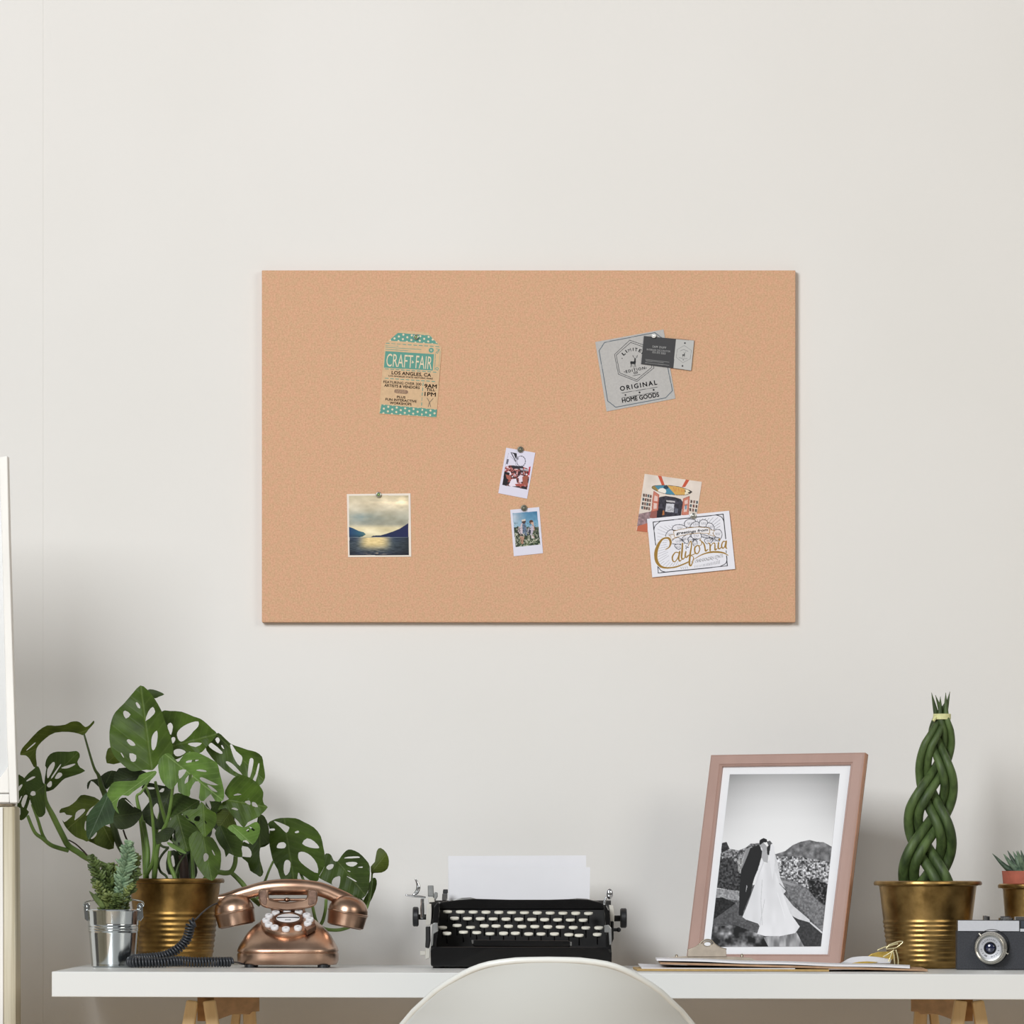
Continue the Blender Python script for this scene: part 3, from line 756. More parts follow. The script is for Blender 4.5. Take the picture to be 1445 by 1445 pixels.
# ---- shop front postcard and the lettered greeting card over it
def p_shop(p):
    Z = p.Z
    p.put(np.ones(len(Z), bool), np.clip(np.array([226, 214, 204]) + ((vnoise(Z, 120, 71, 3) - 0.5) * 26)[:,None], 0, 245))
    p.poly([(345, 100), (392, 104), (432, 222), (400, 232)], (198, 88, 62)); p.poly([(705, 148), (752, 152), (695, 245), (650, 250)], (198, 88, 62))
    p.poly([(100, 600), (260, 560), (240, 720), (80, 745)], (150, 124, 128)); p.put(inpoly(Z, [(100, 590), (260, 555), (240, 725), (80, 745)]), np.array([150, 126, 130]) * (0.75 + 0.5*vnoise(Z, 22, 73, 2))[:,None])
    p.poly([(85, 745), (215, 705), (215, 830), (75, 805)], (190, 106, 78)); p.poly([(262, 545), (345, 530), (330, 650), (240, 640)], (150, 92, 84))
    door = [(330, 640), (345, 430), (365, 375), (450, 358), (570, 378), (640, 400), (665, 440), (640, 610)]
    p.poly(door, (46, 44, 54)); p.put(inpoly(Z, door), np.array([52, 50, 60]) * (0.6 + 0.9*vnoise(Z, 30, 75, 2))[:,None])
    p.poly([(455, 455), (555, 462), (548, 570), (440, 560)], (206, 206, 214)); p.poly([(452, 412), (565, 425), (565, 446), (455, 436)], (190, 186, 190)); p.poly([(560, 520), (605, 520), (600, 580), (560, 580)], (96, 98, 112))
    p.put(inpoly(Z, [(465, 490), (545, 490), (545, 560), (450, 555)]), np.array([200, 200, 208]) * (0.65 + 0.5*vnoise(Z, 14, 77, 2))[:,None])
    p.poly([(390, 560), (425, 540), (430, 600), (395, 610)], (176, 110, 62)); p.poly([(345, 520), (410, 520), (400, 640), (335, 640)], (34, 30, 38))
    for q in ([(295, 300), (360, 345), (345, 540), (270, 560), (280, 400)], [(672, 395), (748, 365), (735, 600), (650, 600)]):
        p.poly(q, (202, 128, 108)); p.line(q, 8, (172, 92, 76), closed=True)
    for q in ([(305, 350), (345, 370), (340, 430), (295, 420)], [(295, 450), (335, 455), (330, 520), (290, 525)], [(690, 420), (730, 405), (725, 460), (685, 465)], [(682, 490), (722, 485), (715, 560), (675, 565)]): p.poly(q, (226, 196, 188))
    p.line([(288, 435), (345, 442)], 9, (182, 96, 76)); p.poly([(690, 480), (715, 470), (712, 530), (690, 530)], (70, 130, 160), 0.7)
    for (ax, ay, cols_, rows_, dx, dy) in ((165, 350, 4, 4, 29, 48), (770, 430, 3, 3, 36, 48)):
        for r_ in range(rows_):
            for c in range(cols_):
                x = ax + dx*c - 7*r_ + 4; y = ay + dy*1.1*r_ + 5*c
                p.poly([(x-12, y-20), (x+12, y-18), (x+10, y+20), (x-13, y+18)], [(84, 70, 66), (128, 98, 88), (78, 92, 98), (112, 72, 62)][(r_*2+c) % 4])
    brd = [(270, 252), (290, 232), (360, 225), (480, 225), (600, 240), (700, 268), (776, 302), (770, 320), (710, 345), (600, 348), (450, 335), (340, 300), (285, 270)]
    p.poly(brd, (214, 168, 92), k=3); m_ = inpoly(Z, catmull(brd, 3))
    p.put(m_ & (Z[:,0] < 340), (150, 128, 70)); p.put(m_ & (np.abs(Z[:,0] - 430 - (Z[:,1]-280)*0.9) < 80), (74, 138, 164))
    p.put(m_ & (np.hypot((Z[:,0]-400)/1.3, Z[:,1]-300) < 40), (238, 232, 222)); p.put(m_ & (np.hypot((Z[:,0]-450)/1.5, Z[:,1]-250) < 22), (40, 66, 84))
    wv = m_ & (Z[:,0] > 690); p.put(wv, (236, 226, 200)); p.put(wv & (vnoise(Z, 16, 79, 1) > 0.55), (40, 38, 40))
    p.line(catmull(brd, 3), 6, (84, 72, 60), closed=True)
    for a, b_ in (((545, 255), (560, 300)), ((580, 262), (575, 300)), ((610, 265), (615, 300)), ((650, 275), (645, 305)), ((670, 285), (668, 305))): p.line([a, b_], 7, (206, 120, 70))
card('shopfront_postcard', 'V', [(178, 78), (907, 180), (797, 905), (72, 803)], on_board(YB - 0.0013), (226, 214, 204), p_shop, dens=2.6,
     label='photo of a shop front with an orange surfboard sign, tucked behind the lettered greeting card', cat='postcard')
GOLD, BLK, GR = (158, 122, 52), (40, 40, 48), (150, 150, 156)
def p_cal(p):
    Z = p.Z
    # sun rays
    c0 = np.array([740, 960.0])
    rs = np.random.RandomState(9)
    for i in range(70):
        a = -PI + PI * 2 * i / 70
        dx, dy = math.cos(a), math.sin(a)
        f_ = 1 / max(abs(dx) / 420, abs(dy) / 285)
        s_ = rs.uniform(0.6, 0.76)
        if dy > 0.15 and dx > -0.55: s_ = 0.84
        q0, q1 = c0 + np.array([dx, dy]) * f_ * s_ + np.array([0, -dx*70*s_]), c0 + np.array([dx, dy]) * f_ * 0.95 + np.array([0, -dx*70])
        p.line([q0, q1], 4.5, (168, 168, 176) if dx < 0 else (128, 128, 136))
    # border with rounded inner corners
    p.line([(318, 985), (285, 692), (1180, 592), (1212, 905)], 11, BLK); p.line([(1217, 1060), (1232, 1250), (352, 1342), (345, 1250)], 11, BLK)
    for arc in ([(296, 800), (312, 740), (375, 685)], [(1090, 602), (1160, 632), (1192, 700)], [(1226, 1170), (1210, 1220), (1140, 1258)], [(350, 1255), (385, 1310), (450, 1332)]):
        p.line(arc, 9, BLK, k=6)
    # hibiscus flowers behind the banner
    blobs = [[(445, 870), (470, 815), (520, 790), (560, 820), (540, 890), (480, 900)], [(535, 790), (550, 740), (620, 725), (690, 745), (720, 790), (640, 800)], [(690, 745), (690, 690), (745, 655), (815, 665), (830, 710), (790, 750), (740, 760)],
             [(760, 755), (790, 705), (840, 685), (870, 705), (872, 750)], [(875, 745), (880, 690), (915, 662), (970, 675), (975, 720), (950, 755)], [(960, 750), (985, 705), (1035, 715), (1065, 765), (1050, 800), (1010, 770)],
             [(1050, 830), (1085, 790), (1140, 795), (1165, 850), (1140, 910), (1080, 880)], [(525, 965), (540, 915), (600, 890), (650, 915), (690, 960), (620, 975)], [(650, 915), (700, 860), (760, 850), (740, 920), (720, 970)],
             [(770, 870), (790, 825), (840, 815), (890, 840), (900, 890), (850, 910), (800, 905)], [(790, 960), (820, 915), (850, 960), (840, 1010), (810, 1000)], [(560, 985), (620, 975), (650, 1000), (620, 1040), (580, 1025)],
             [(940, 920), (1000, 895), (1050, 905), (1030, 950), (970, 970)], [(730, 905), (760, 880), (800, 910), (780, 950), (740, 940)], [(900, 850), (960, 860), (1010, 885), (960, 895), (915, 885)], [(1070, 890), (1130, 895), (1130, 935), (1080, 920)]]
    for bl in blobs:
        p.poly(bl, (232, 231, 238), k=4); p.line(bl, 8, (52, 54, 66), k=4, closed=True)
        cc = np.mean(np.array(bl), 0)
        for i in range(5): p.line([cc + np.array([(i-2)*11, 16]), cc + np.array([(i-2)*15, -12])], 4, (120, 122, 132))
    for c in ((655, 920), (820, 915), (1040, 905)):
        for a in np.linspace(0, 2*PI, 9): p.line([c, (c[0]+36*math.cos(a), c[1]+24*math.sin(a))], 6, (56, 56, 66))
    for i in range(9): p.disc((690 + rs.rand()*60, 990 + rs.rand()*45), 6, (60, 60, 70))
    ban = [(545, 808), (640, 785), (750, 765), (860, 756), (1000, 768), (1006, 838), (880, 832), (750, 845), (640, 868), (560, 892)]
    p.poly([(1000, 790), (1070, 800), (1045, 835), (1070, 872), (985, 850)], (236, 234, 238)); p.line([(1000, 790), (1070, 800), (1045, 835), (1070, 872), (985, 850)], 6, GOLD, closed=True)
    p.poly([(560, 850), (490, 860), (515, 885), (510, 915), (580, 895)], (236, 234, 238)); p.line([(560, 850), (490, 860), (515, 885), (510, 915), (580, 895)], 6, GOLD, closed=True)
    p.poly(ban, (240, 238, 242)); p.line(ban, 7, GOLD, closed=True)
    # gold script word
    g = lambda pts, w, k=6: p.line(pts, w, GOLD, k=k)
    halo = lambda pts, w: p.line(pts, w, (238, 238, 242), k=6)
    strokes = [([(445, 1042), (490, 1012), (510, 955), (490, 905), (450, 896), (400, 915), (352, 985), (322, 1080), (328, 1180), (375, 1252), (450, 1276), (560, 1268), (660, 1235), (738, 1200)], [10, 16, 30, 30, 20, 24, 38, 44, 40, 30, 20, 18, 18, 18]),
               ([(612, 1085), (570, 1080), (532, 1135), (540, 1190), (570, 1192), (605, 1140), (625, 1070), (612, 1150), (625, 1190), (660, 1160)], [12, 14, 20, 16, 12, 14, 22, 22, 14, 8]),
               ([(660, 965), (655, 1060), (648, 1140), (668, 1165), (700, 1130)], [20, 24, 22, 14, 8]), ([(703, 1070), (695, 1130), (715, 1142), (742, 1110)], [18, 20, 14, 8]),
               ([(730, 1000), (765, 935), (775, 990), (758, 1100), (748, 1225), (770, 1245), (792, 1190), (800, 1140), (760, 1120)], [8, 14, 16, 24, 24, 16, 14, 10, 8]), ([(715, 1125), (790, 1110), (830, 1085)], [10, 12, 8]),
               ([(850, 990), (818, 1020), (820, 1080), (850, 1095), (878, 1050), (870, 1000), (850, 990)], [14, 20, 20, 14, 14, 16, 14]), ([(870, 1000), (905, 975), (900, 935), (880, 925), (895, 905)], [8, 10, 12, 10, 8]),
               ([(900, 935), (930, 965), (945, 1010), (955, 1060), (985, 1040)], [10, 18, 20, 20, 8]), ([(985, 960), (1010, 975), (1012, 1055)], [10, 18, 20]), ([(1015, 1010), (1045, 965), (1072, 968), (1075, 1045), (1100, 1030)], [8, 12, 16, 20, 8]),
               ([(1120, 955), (1115, 1020), (1135, 1032), (1160, 1005)], [18, 20, 14, 8]), ([(1212, 945), (1180, 940), (1158, 990), (1170, 1025), (1195, 1010), (1218, 935), (1212, 1010), (1225, 1030)], [12, 14, 18, 16, 12, 18, 20, 10]),
               ([(805, 1168), (900, 1112), (1000, 1080), (1100, 1074), (1190, 1088), (1242, 1118)], [6, 14, 22, 24, 18, 4])]
    for s_, w_ in strokes: halo(s_, [x + 12 for x in w_])
    p.disc((1130, 915), 14, GOLD)
    for s_, w_ in strokes: g(s_, w_)
    for i in range(4): p.line([(640 + 26*i, 1268 - 3*i), (646 + 26*i, 1290 - 3*i)], 8, (180, 180, 186))
    for i in range(18): p.line([(815 + 18.5*i, 1250 - 2.6*i - 0.09*i*i), (818 + 18.5*i, 1276 - 3.2*i)], 6, (140, 140, 148) if i > 5 else (186, 186, 190))
card('greeting_card', 'V', thick=0.0026, quad=[(208, 652), (1255, 548), (1332, 1290), (275, 1397)], hit=on_board(YB - 0.0034), base=(234, 234, 242), paint=p_cal,
     texts=[('greetings from', (582, 852), (980, 806), 34, (52, 50, 56), {'shear': 0.3, 'bold': 0.012}), ('THE GOLDEN STATE', (832, 1212), (1178, 1138), 40, (150, 148, 146), {'shear': 0.15})], dens=3.1,
     label='white greeting card with gold California script and black border on the cork board', cat='greeting card')

# ---- push pins
M_PIN = mat('brushed nickel', (176, 176, 170), 0.32, 0.9, nscale=300, var=0.1)
M_PING = mat('green enamel', (118, 140, 84), 0.4, 0.2, nscale=200, var=0.15)
M_PINW = mat('bright polished head', (240, 240, 238), 0.25, 0.3, nscale=300, var=0.03)
M_PIND = mat('aged pewter', (116, 116, 104), 0.5, 0.6, nscale=900, var=0.35)
pins = [((587, 475.8), 3.9, 'g', 'small green-centred push pin holding the craft fair tag', YB - 0.0016), ((922.5, 474), 3.4, 'w', 'shiny silver push pin holding the grey stag card and business card', YB - 0.0038),
        ((534.3, 698.3), 4.1, 'g', 'small green-centred push pin at the top edge of the sunset print', YB - 0.0016), ((734.3, 634.4), 4.4, 'd', 'dull grey push pin at the top of the big wheel instant photo', YB - 0.0016),
        ((739.4, 717), 4.5, 'd', 'dull grey push pin at the top of the meadow instant photo', YB - 0.0016), ((978.2, 728), 4.3, 's', 'silver push pin at the top edge of the California greeting card', YB - 0.0038)]
for (px, py), r_, kind, lab, Yp in pins:
    s_ = S(YB) * r_; c = P(px, py, Yp)
    o = thing('push_pin', c, lab, 'push pin', 'push pins on the cork board')
    h = MB(); h.lathe([(0.0006, 0.0036), (s_*0.8, 0.0005), (s_*0.96, 0.0012), (s_, 0.0024), (s_*0.9, 0.0036), (s_*0.62, 0.0036)] if False else [(s_*0.55, 0.0003), (s_*0.9, 0.0006), (s_, 0.0022), (s_*0.92, 0.0036), (s_*0.66, 0.0040), (s_*0.6, 0.0032), (0, 0.0030)], c, (0, -1, 0), 24)
    h.build('head', M_PIND if kind == 'd' else M_PINW if kind == 'w' else M_PIN, o, smooth=True)
    k = MB(); k.ball(c + Vector((0, -0.0030, 0)), s_*0.6, 12, sc=(1, 0.45, 1)); k.build('centre', {'g': M_PING, 's': M_PIN, 'w': M_PINW, 'd': M_PIND}[kind], o, smooth=True)
    ndl = MB(); ndl.tube([c + Vector((0, -0.001, 0)), c + Vector((0, 0.006, 0))], 0.0005, 6); ndl.build('needle', M_PIN, o)
# ================================================================== PLANTS
def inside_np(pts, poly): return inpoly(np.asarray(pts, float), poly)

def leaf_mesh(name, key, outline, holes, rib, Y0, slope=(0, 0), fold=0.10, sag=0.0, material=None, parent=None, step=4.5):
    """leaf blade traced as an outline with openings, bent in depth about its midrib"""
    s = ZM[key][2]; x0, y0 = ZM[key][:2]
    cv = lambda pts: np.array([(x0 + x / s, y0 + y / s) for x, y in pts])
    out = np.array(catmull(cv(outline), 2)); hs_ = [np.array(catmull(cv(h), 2)) for h in holes]
    b_, t_ = cv(rib)
    verts = []; edges = []
    for ring in [out] + hs_:
        n0 = len(verts); verts += [tuple(p) for p in ring]
        edges += [(n0 + i, n0 + (i + 1) % len(ring)) for i in range(len(ring))]
    lo, hi = out.min(0), out.max(0)
    gx, gy = np.meshgrid(np.arange(lo[0], hi[0], step), np.arange(lo[1], hi[1], step))
    g = np.stack([gx.ravel(), gy.ravel()], 1); g[:, 0] += (np.round(g[:, 1] / step) % 2) * step / 2
    k = inside_np(g, out)
    for h in hs_: k &= ~inside_np(g, h)
    verts += [tuple(p) for p in g[k]]
    vo, eo, fo, *_ = delaunay_2d_cdt([Vector(v) for v in verts], edges, [], 0, 1e-4)
    V2 = np.array([tuple(v) for v in vo])
    fo = [f for f in fo]
    cen = np.array([V2[list(f)].mean(0) for f in fo])
    k = inside_np(cen, out)
    for h in hs_: k &= ~inside_np(cen, h)
    fo = [f for f, kk in zip(fo, k) if kk]
    d = t_ - b_; Ln = np.hypot(*d); d = d / Ln; nrm = np.array([-d[1], d[0]])
    rel = V2 - b_; sv = rel @ d / Ln; lv = rel @ nrm
    c = out.mean(0); m_ = S(Y0)
    half = max(np.abs(lv).max(), 1)
    depth = Y0 + m_ * (slope[0] * (V2[:, 0] - c[0]) + slope[1] * (V2[:, 1] - c[1])) + m_ * (fold * np.abs(lv) - fold * half * 0.35) \
        + m_ * sag * half * (np.clip(sv, -0.3, 1.3) - 0.4) ** 2 * 2 + m_ * 0.02 * half * np.sin(sv * 22 - np.abs(lv) / half * 6)
    depth = np.clip(depth, 0.30, 0.815)
    V = [P(x, y, Y) for (x, y), Y in zip(V2, depth)]
    me = bpy.data.meshes.new(name); me.from_pydata(V, [], fo); me.update()
    uv = me.uv_layers.new(name='UVMap')
    li = np.zeros(len(me.loops), int); me.loops.foreach_get('vertex_index', li)
    uvs = np.stack([sv[li], lv[li] / half], 1).astype(np.float32); uv.data.foreach_set('uv', uvs.ravel())
    return link_mesh(name, me, material, parent, smooth='all')

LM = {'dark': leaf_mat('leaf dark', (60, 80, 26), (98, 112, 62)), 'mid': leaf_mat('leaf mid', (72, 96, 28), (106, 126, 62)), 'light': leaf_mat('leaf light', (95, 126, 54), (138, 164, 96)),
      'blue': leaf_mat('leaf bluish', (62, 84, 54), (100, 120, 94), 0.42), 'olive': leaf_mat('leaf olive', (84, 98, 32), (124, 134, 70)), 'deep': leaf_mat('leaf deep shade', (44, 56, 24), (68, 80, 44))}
M_STEM = mat('green stem', (92, 122, 52), 0.45, nscale=30, var=0.2, col2=(116, 144, 70))
M_STEMD = mat('dark stem', (62, 78, 34), 0.5, nscale=30, var=0.25)
M_STEMB = mat('brown aerial root', (58, 42, 34), 0.7, nscale=60, var=0.3)
M_SOIL = mat('potting soil', (58, 44, 36), 0.95, nscale=120, var=0.4, bump=0.8)
def brass(name, c1, c2, rough):
    return mat(name, c1, rough, 1.0, nscale=24, var=0.42, col2=c2, rvar=0.12, bump=0.14, bscale=130)
M_BRASS = brass('antique brass', (146, 116, 66), (190, 156, 98), 0.36)
M_BRASSD = brass('shaded brass', (116, 88, 46), (164, 130, 74), 0.40)  # darker copy of the brass, with the left pot's shade put into the colour

def pot(o, cx, Y, rim_px, rt_px, rb_px, ytop, material, rib_px, zoff=0.0):
    """flared metal planter with a rolled rim and ribbed lower half"""
    s = S(Y); x = P(cx, 0, Y).x; zb = deskz(x) + 0.0006 + zoff; zt = P(0, ytop, Y).z; H = zt - zb
    R, rt, rb = rim_px * s, rt_px * s, rb_px * s
    prof = [(0.001, 0.0), (rb - 0.002, 0), (rb, 0.002)]
    ribs = [(zt - P(0, y, Y).z) for y in rib_px]
    n = 120
    for i in range(1, n + 1):
        h = 0.002 + (H - 0.010) * i / n
        r_ = rb + (rt - rb) * (h / H) ** 0.92
        dd = zt - (zb + h)
        for q in ribs: r_ += 0.0013 * math.exp(-((dd - q) / 0.0021) ** 2)
        prof.append((r_, h))
    prof += [(rt + (R - rt) * 0.35, H - 0.006), (R * 0.985, H - 0.0068), (R, H - 0.0045), (R * 0.992, H - 0.0015), (rt + (R - rt) * 0.55, H), (rt - 0.001, H - 0.002), (rt - 0.004, H - 0.02), (rt * 0.93, H - 0.035)]
    w_ = MB(); w_.lathe(prof, (x, Y, zb), n=72, close=True); po_ = w_.build('pot', material, o, smooth=True)
    sl = MB(); sl.lathe([(0.0001, 0.004), (rt * 0.6, 0.002), (rt * 0.945, 0)], (x, Y, zt - 0.028), n=40, close=True); sl.build('soil', M_SOIL, o, smooth=True)
    return x, zt, s

YM = 0.60
mo = thing('potted_monstera', Vector((P(247, 0, YM).x, YM, deskz(P(247, 0, YM).x))), 'large holey-leaved monstera in a brass pot at the left end of the desk', 'potted plant')
pot(mo, 247, YM, 70, 64.5, 51, 1239.5, M_BRASSD, [1290, 1297.5, 1305, 1312.5, 1320, 1327.5, 1335, 1342.5])
LV = []
def lf(key, out, holes, rib, Y, m_, slope=(0, 0), fold=0.12, sag=0.0): LV.append((key, out, holes, rib, Y, m_, slope, fold, sag))
# upper left curled leaves
lf('A', [(75,945),(100,870),(170,790),(300,650),(420,575),(520,580),(650,565),(720,530),(800,522),(850,545),(905,595),(960,570),(1010,515),(1020,545),(950,625),(900,690),(870,700),(820,680),(700,658),(520,668),(400,740),(310,830),(280,900),(280,1000),(290,1100),(250,1105),(200,1010),(150,960),(100,955)], [[(160,885),(260,795),(267,808),(172,888)]], [(905,640),(80,945)], 0.56, 'olive', (0.3, 0.4), -0.3)
lf('A', [(395,1090),(410,1010),(460,940),(550,908),(700,910),(790,900),(830,930),(835,980),(805,1040),(840,1110),(905,1155),(780,1210),(650,1250),(580,1310),(500,1390),(400,1420),(385,1380),(390,1250),(410,1120)], [[(420,1230),(425,1130),(490,1045),(518,1055),(505,1120),(440,1240)],[(520,1240),(560,1180),(600,1180),(612,1210),(570,1250),(530,1255)],[(415,1335),(460,1285),(480,1300),(475,1350),(440,1365)],[(600,1115),(700,1078),(770,1062),(772,1078),(700,1115),(640,1125)],[(475,1230),(580,1080),(592,1085),(490,1240)]], [(400,1330),(800,930)], 0.52, 'dark', (-0.3, 0.2), 0.35)
lf('D', [(130,160),(245,50),(300,10),(330,60),(350,130),(365,210),(388,260),(385,400),(400,560),(385,630),(315,662),(255,560),(215,480),(190,400),(150,300)], [[(160,190),(230,145),(270,145),(250,165),(165,205)],[(205,370),(225,330),(265,335),(272,375),(235,388)]], [(380,260),(180,420)], 0.50, 'dark', (-0.4, -0.2), 0.3)
lf('D', [(40,140),(90,135),(130,165),(155,240),(165,300),(205,420),(160,560),(190,590),(150,660),(90,702),(30,655),(25,560),(45,470)], [[(58,330),(60,270),(100,240),(102,265)],[(55,470),(85,400),(100,395),(62,475)],[(90,480),(130,385),(165,380),(165,410),(120,540)],[(60,600),(55,560),(75,540),(80,620),(65,640)]], [(150,240),(60,680)], 0.53, 'dark', (-0.2, 0.2), 0.3)
# middle left group
lf('D', [(575,595),(600,550),(700,520),(790,450),(850,380),(950,385),(1090,445),(1100,600),(1000,700),(960,960),(880,950),(780,910),(700,840),(645,770),(610,690),(640,725),(700,680),(740,640),(665,630),(640,600),(590,608)], [[(775,665),(790,600),(850,560),(905,560),(880,610),(775,700)],[(915,640),(960,560),(1025,515),(1000,570),(950,620)],[(895,800),(905,720),(920,720),(915,830)]], [(1090,450),(690,800)], 0.58, 'olive', (0.3, -0.5), -0.15)
lf('D', [(1090,450),(1130,390),(1200,340),(1270,420),(1330,640),(1290,720),(1150,770),(1050,850),(950,950),(915,820),(930,650),(1010,530)], [], [(1200,380),(950,940)], 0.50, 'blue', (-0.4, -0.5), 0.15)
lf('D', [(930,950),(1000,900),(1060,800),(1130,760),(1220,790),(1268,790),(1270,1060),(1130,1050),(1000,990)], [[(975,930),(1030,850),(1055,860),(1040,900),(1000,935)]], [(1130,770),(1265,1050)], 0.60, 'olive', (0.3, -0.6), 0.25)
# tall leaf and those behind it
lf('B', [(525,65),(610,115),(700,225),(790,380),(830,500),(900,680),(940,850),(930,960),(850,960),(740,1080),(680,1145),(600,1140),(450,1160),(380,1140),(260,1040),(190,960),(140,840),(130,660),(160,500),(210,400),(320,290),(430,160)], [[(305,420),(330,385),(400,435),(340,488)],[(465,290),(485,280),(520,325),(520,358),(490,345)],[(590,520),(625,400),(680,340),(708,380),(700,430)],[(350,770),(380,750),(440,790),(460,830),(400,830)],[(665,760),(685,690),(735,640),(745,720),(725,840),(690,893),(668,860)],[(272,925),(290,930),(318,985),(300,975)],[(385,930),(470,955),(460,1030),(405,1030)]], [(668,1140),(525,65)], 0.54, 'mid', (0.25, -0.25), 0.22, 0.1)
lf('B', [(620,120),(690,118),(770,145),(830,180),(760,210),(710,230),(650,190)], [], [(620,170),(830,180)], 0.66, 'dark', (0, 0), 0.2)
lf('B', [(95,1055),(95,910),(140,855),(230,900),(270,1050)], [], [(200,960),(95,1055)], 0.66, 'olive', (0, 0.3), 0.2)
lf('B', [(790,400),(900,390),(1050,400),(1200,460),(1290,490),(1370,550),(1440,620),(1500,680),(1440,770),(1350,870),(1280,930),(1150,910),(1030,990),(940,1010),(900,950),(860,750),(800,600)], [[(868,575),(910,540),(940,590),(915,695),(890,650)],[(920,735),(960,725),(970,760),(935,805)],[(990,700),(1010,640),(1080,580),(1180,535),(1265,525),(1260,590),(1200,650),(1160,700),(1070,775),(1020,770)],[(1130,815),(1180,795),(1310,800),(1230,850)],[(945,905),(990,875),(1050,880),(1105,915),(1030,965),(970,960)]], [(930,840),(1490,690)], 0.62, 'mid', (0.1, -0.5), 0.25)
lf('C', [(500,225),(560,240),(680,355),(800,400),(900,435),(1000,460),(1080,520),(1100,620),(1120,750),(1110,820),(1050,890),(960,840),(830,790),(750,780),(600,690),(480,580),(400,480),(365,410),(430,330)], [[(485,300),(520,275),(543,310),(520,355)],[(560,380),(575,375),(600,425),(575,410)],[(400,380),(440,345),(575,460),(550,485),(450,430)],[(675,375),(700,370),(750,450),(820,510),(830,560),(800,640),(740,570),(700,470)],[(622,600),(640,580),(700,610),(770,680),(830,755),(720,700)],[(925,555),(950,540),(972,560),(965,640),(930,780),(900,775),(905,680)],[(1030,620),(1048,610),(1040,690),(1000,835),(965,815),(1000,740)]], [(500,240),(1080,800)], 0.66, 'mid', (0.2, -0.3), 0.2)
# pale front leaves
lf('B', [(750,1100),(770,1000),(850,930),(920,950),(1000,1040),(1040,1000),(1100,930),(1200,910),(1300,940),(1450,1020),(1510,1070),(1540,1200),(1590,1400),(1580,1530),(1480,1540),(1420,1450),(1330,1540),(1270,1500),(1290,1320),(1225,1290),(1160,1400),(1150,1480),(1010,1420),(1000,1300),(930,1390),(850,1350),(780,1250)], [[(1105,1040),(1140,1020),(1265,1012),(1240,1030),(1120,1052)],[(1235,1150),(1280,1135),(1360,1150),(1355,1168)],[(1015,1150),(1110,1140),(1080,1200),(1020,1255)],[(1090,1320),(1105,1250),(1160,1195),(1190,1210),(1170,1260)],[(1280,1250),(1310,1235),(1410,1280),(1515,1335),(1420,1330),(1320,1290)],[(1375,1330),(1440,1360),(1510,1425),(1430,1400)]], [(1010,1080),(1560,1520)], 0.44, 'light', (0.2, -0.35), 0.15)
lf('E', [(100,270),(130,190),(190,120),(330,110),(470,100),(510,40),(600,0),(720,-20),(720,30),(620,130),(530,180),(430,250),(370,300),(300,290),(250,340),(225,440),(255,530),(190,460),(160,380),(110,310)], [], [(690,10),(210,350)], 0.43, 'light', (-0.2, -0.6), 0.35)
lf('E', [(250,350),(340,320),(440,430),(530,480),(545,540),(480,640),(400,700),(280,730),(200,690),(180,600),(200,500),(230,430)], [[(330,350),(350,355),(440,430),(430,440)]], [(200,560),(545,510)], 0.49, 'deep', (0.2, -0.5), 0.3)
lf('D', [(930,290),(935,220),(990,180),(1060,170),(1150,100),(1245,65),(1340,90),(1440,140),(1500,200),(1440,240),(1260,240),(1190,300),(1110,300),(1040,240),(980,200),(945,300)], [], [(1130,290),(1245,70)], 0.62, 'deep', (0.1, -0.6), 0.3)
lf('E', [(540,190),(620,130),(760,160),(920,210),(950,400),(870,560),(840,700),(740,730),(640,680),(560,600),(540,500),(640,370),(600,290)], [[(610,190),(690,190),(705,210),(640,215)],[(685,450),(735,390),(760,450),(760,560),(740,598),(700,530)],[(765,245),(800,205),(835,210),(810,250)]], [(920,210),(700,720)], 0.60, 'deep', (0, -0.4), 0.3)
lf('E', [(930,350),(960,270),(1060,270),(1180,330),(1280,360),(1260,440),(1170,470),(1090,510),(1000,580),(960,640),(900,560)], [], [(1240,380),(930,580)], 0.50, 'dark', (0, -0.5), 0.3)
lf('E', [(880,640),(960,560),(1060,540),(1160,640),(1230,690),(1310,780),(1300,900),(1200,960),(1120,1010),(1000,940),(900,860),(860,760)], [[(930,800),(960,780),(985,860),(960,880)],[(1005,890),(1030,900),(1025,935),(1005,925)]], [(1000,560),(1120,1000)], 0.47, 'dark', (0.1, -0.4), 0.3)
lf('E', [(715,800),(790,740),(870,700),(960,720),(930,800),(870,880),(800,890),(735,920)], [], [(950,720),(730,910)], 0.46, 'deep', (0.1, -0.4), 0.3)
lf('E', [(860,890),(920,900),(1010,950),(1110,1020),(1080,1035),(980,990),(900,945)], [], [(860,890),(1110,1030)], 0.43, 'light', (0, -0.3), 0.3)
lf('F', [(60,245),(170,200),(250,190),(310,100),(380,180),(460,230),(500,260),(490,400),(400,510),(355,550),(310,510),(220,380),(130,330)], [[(215,340),(240,290),(290,290),(280,350)],[(350,350),(355,340),(380,380),(365,380)],[(80,275),(120,275),(150,320),(120,310)]], [(330,150),(355,550)], 0.41, 'mid', (0.1, -0.3), 0.35)
lf('F', [(150,560),(250,470),(350,540),(450,560),(530,690),(560,770),(550,950),(500,1060),(440,1110),(340,1050),(250,920),(200,800),(160,680)], [[(335,790),(365,755),(400,790),(390,840),(345,865)],[(440,720),(455,725),(485,785),(465,775)]], [(330,540),(440,1100)], 0.45, 'mid', (0.1, -0.2), 0.3)
lf('F', [(130,560),(200,520),(260,600),(330,640),(300,720),(220,740),(160,700)], [], [(200,520),(260,720)], 0.50, 'deep', (0.1, -0.2), 0.3)
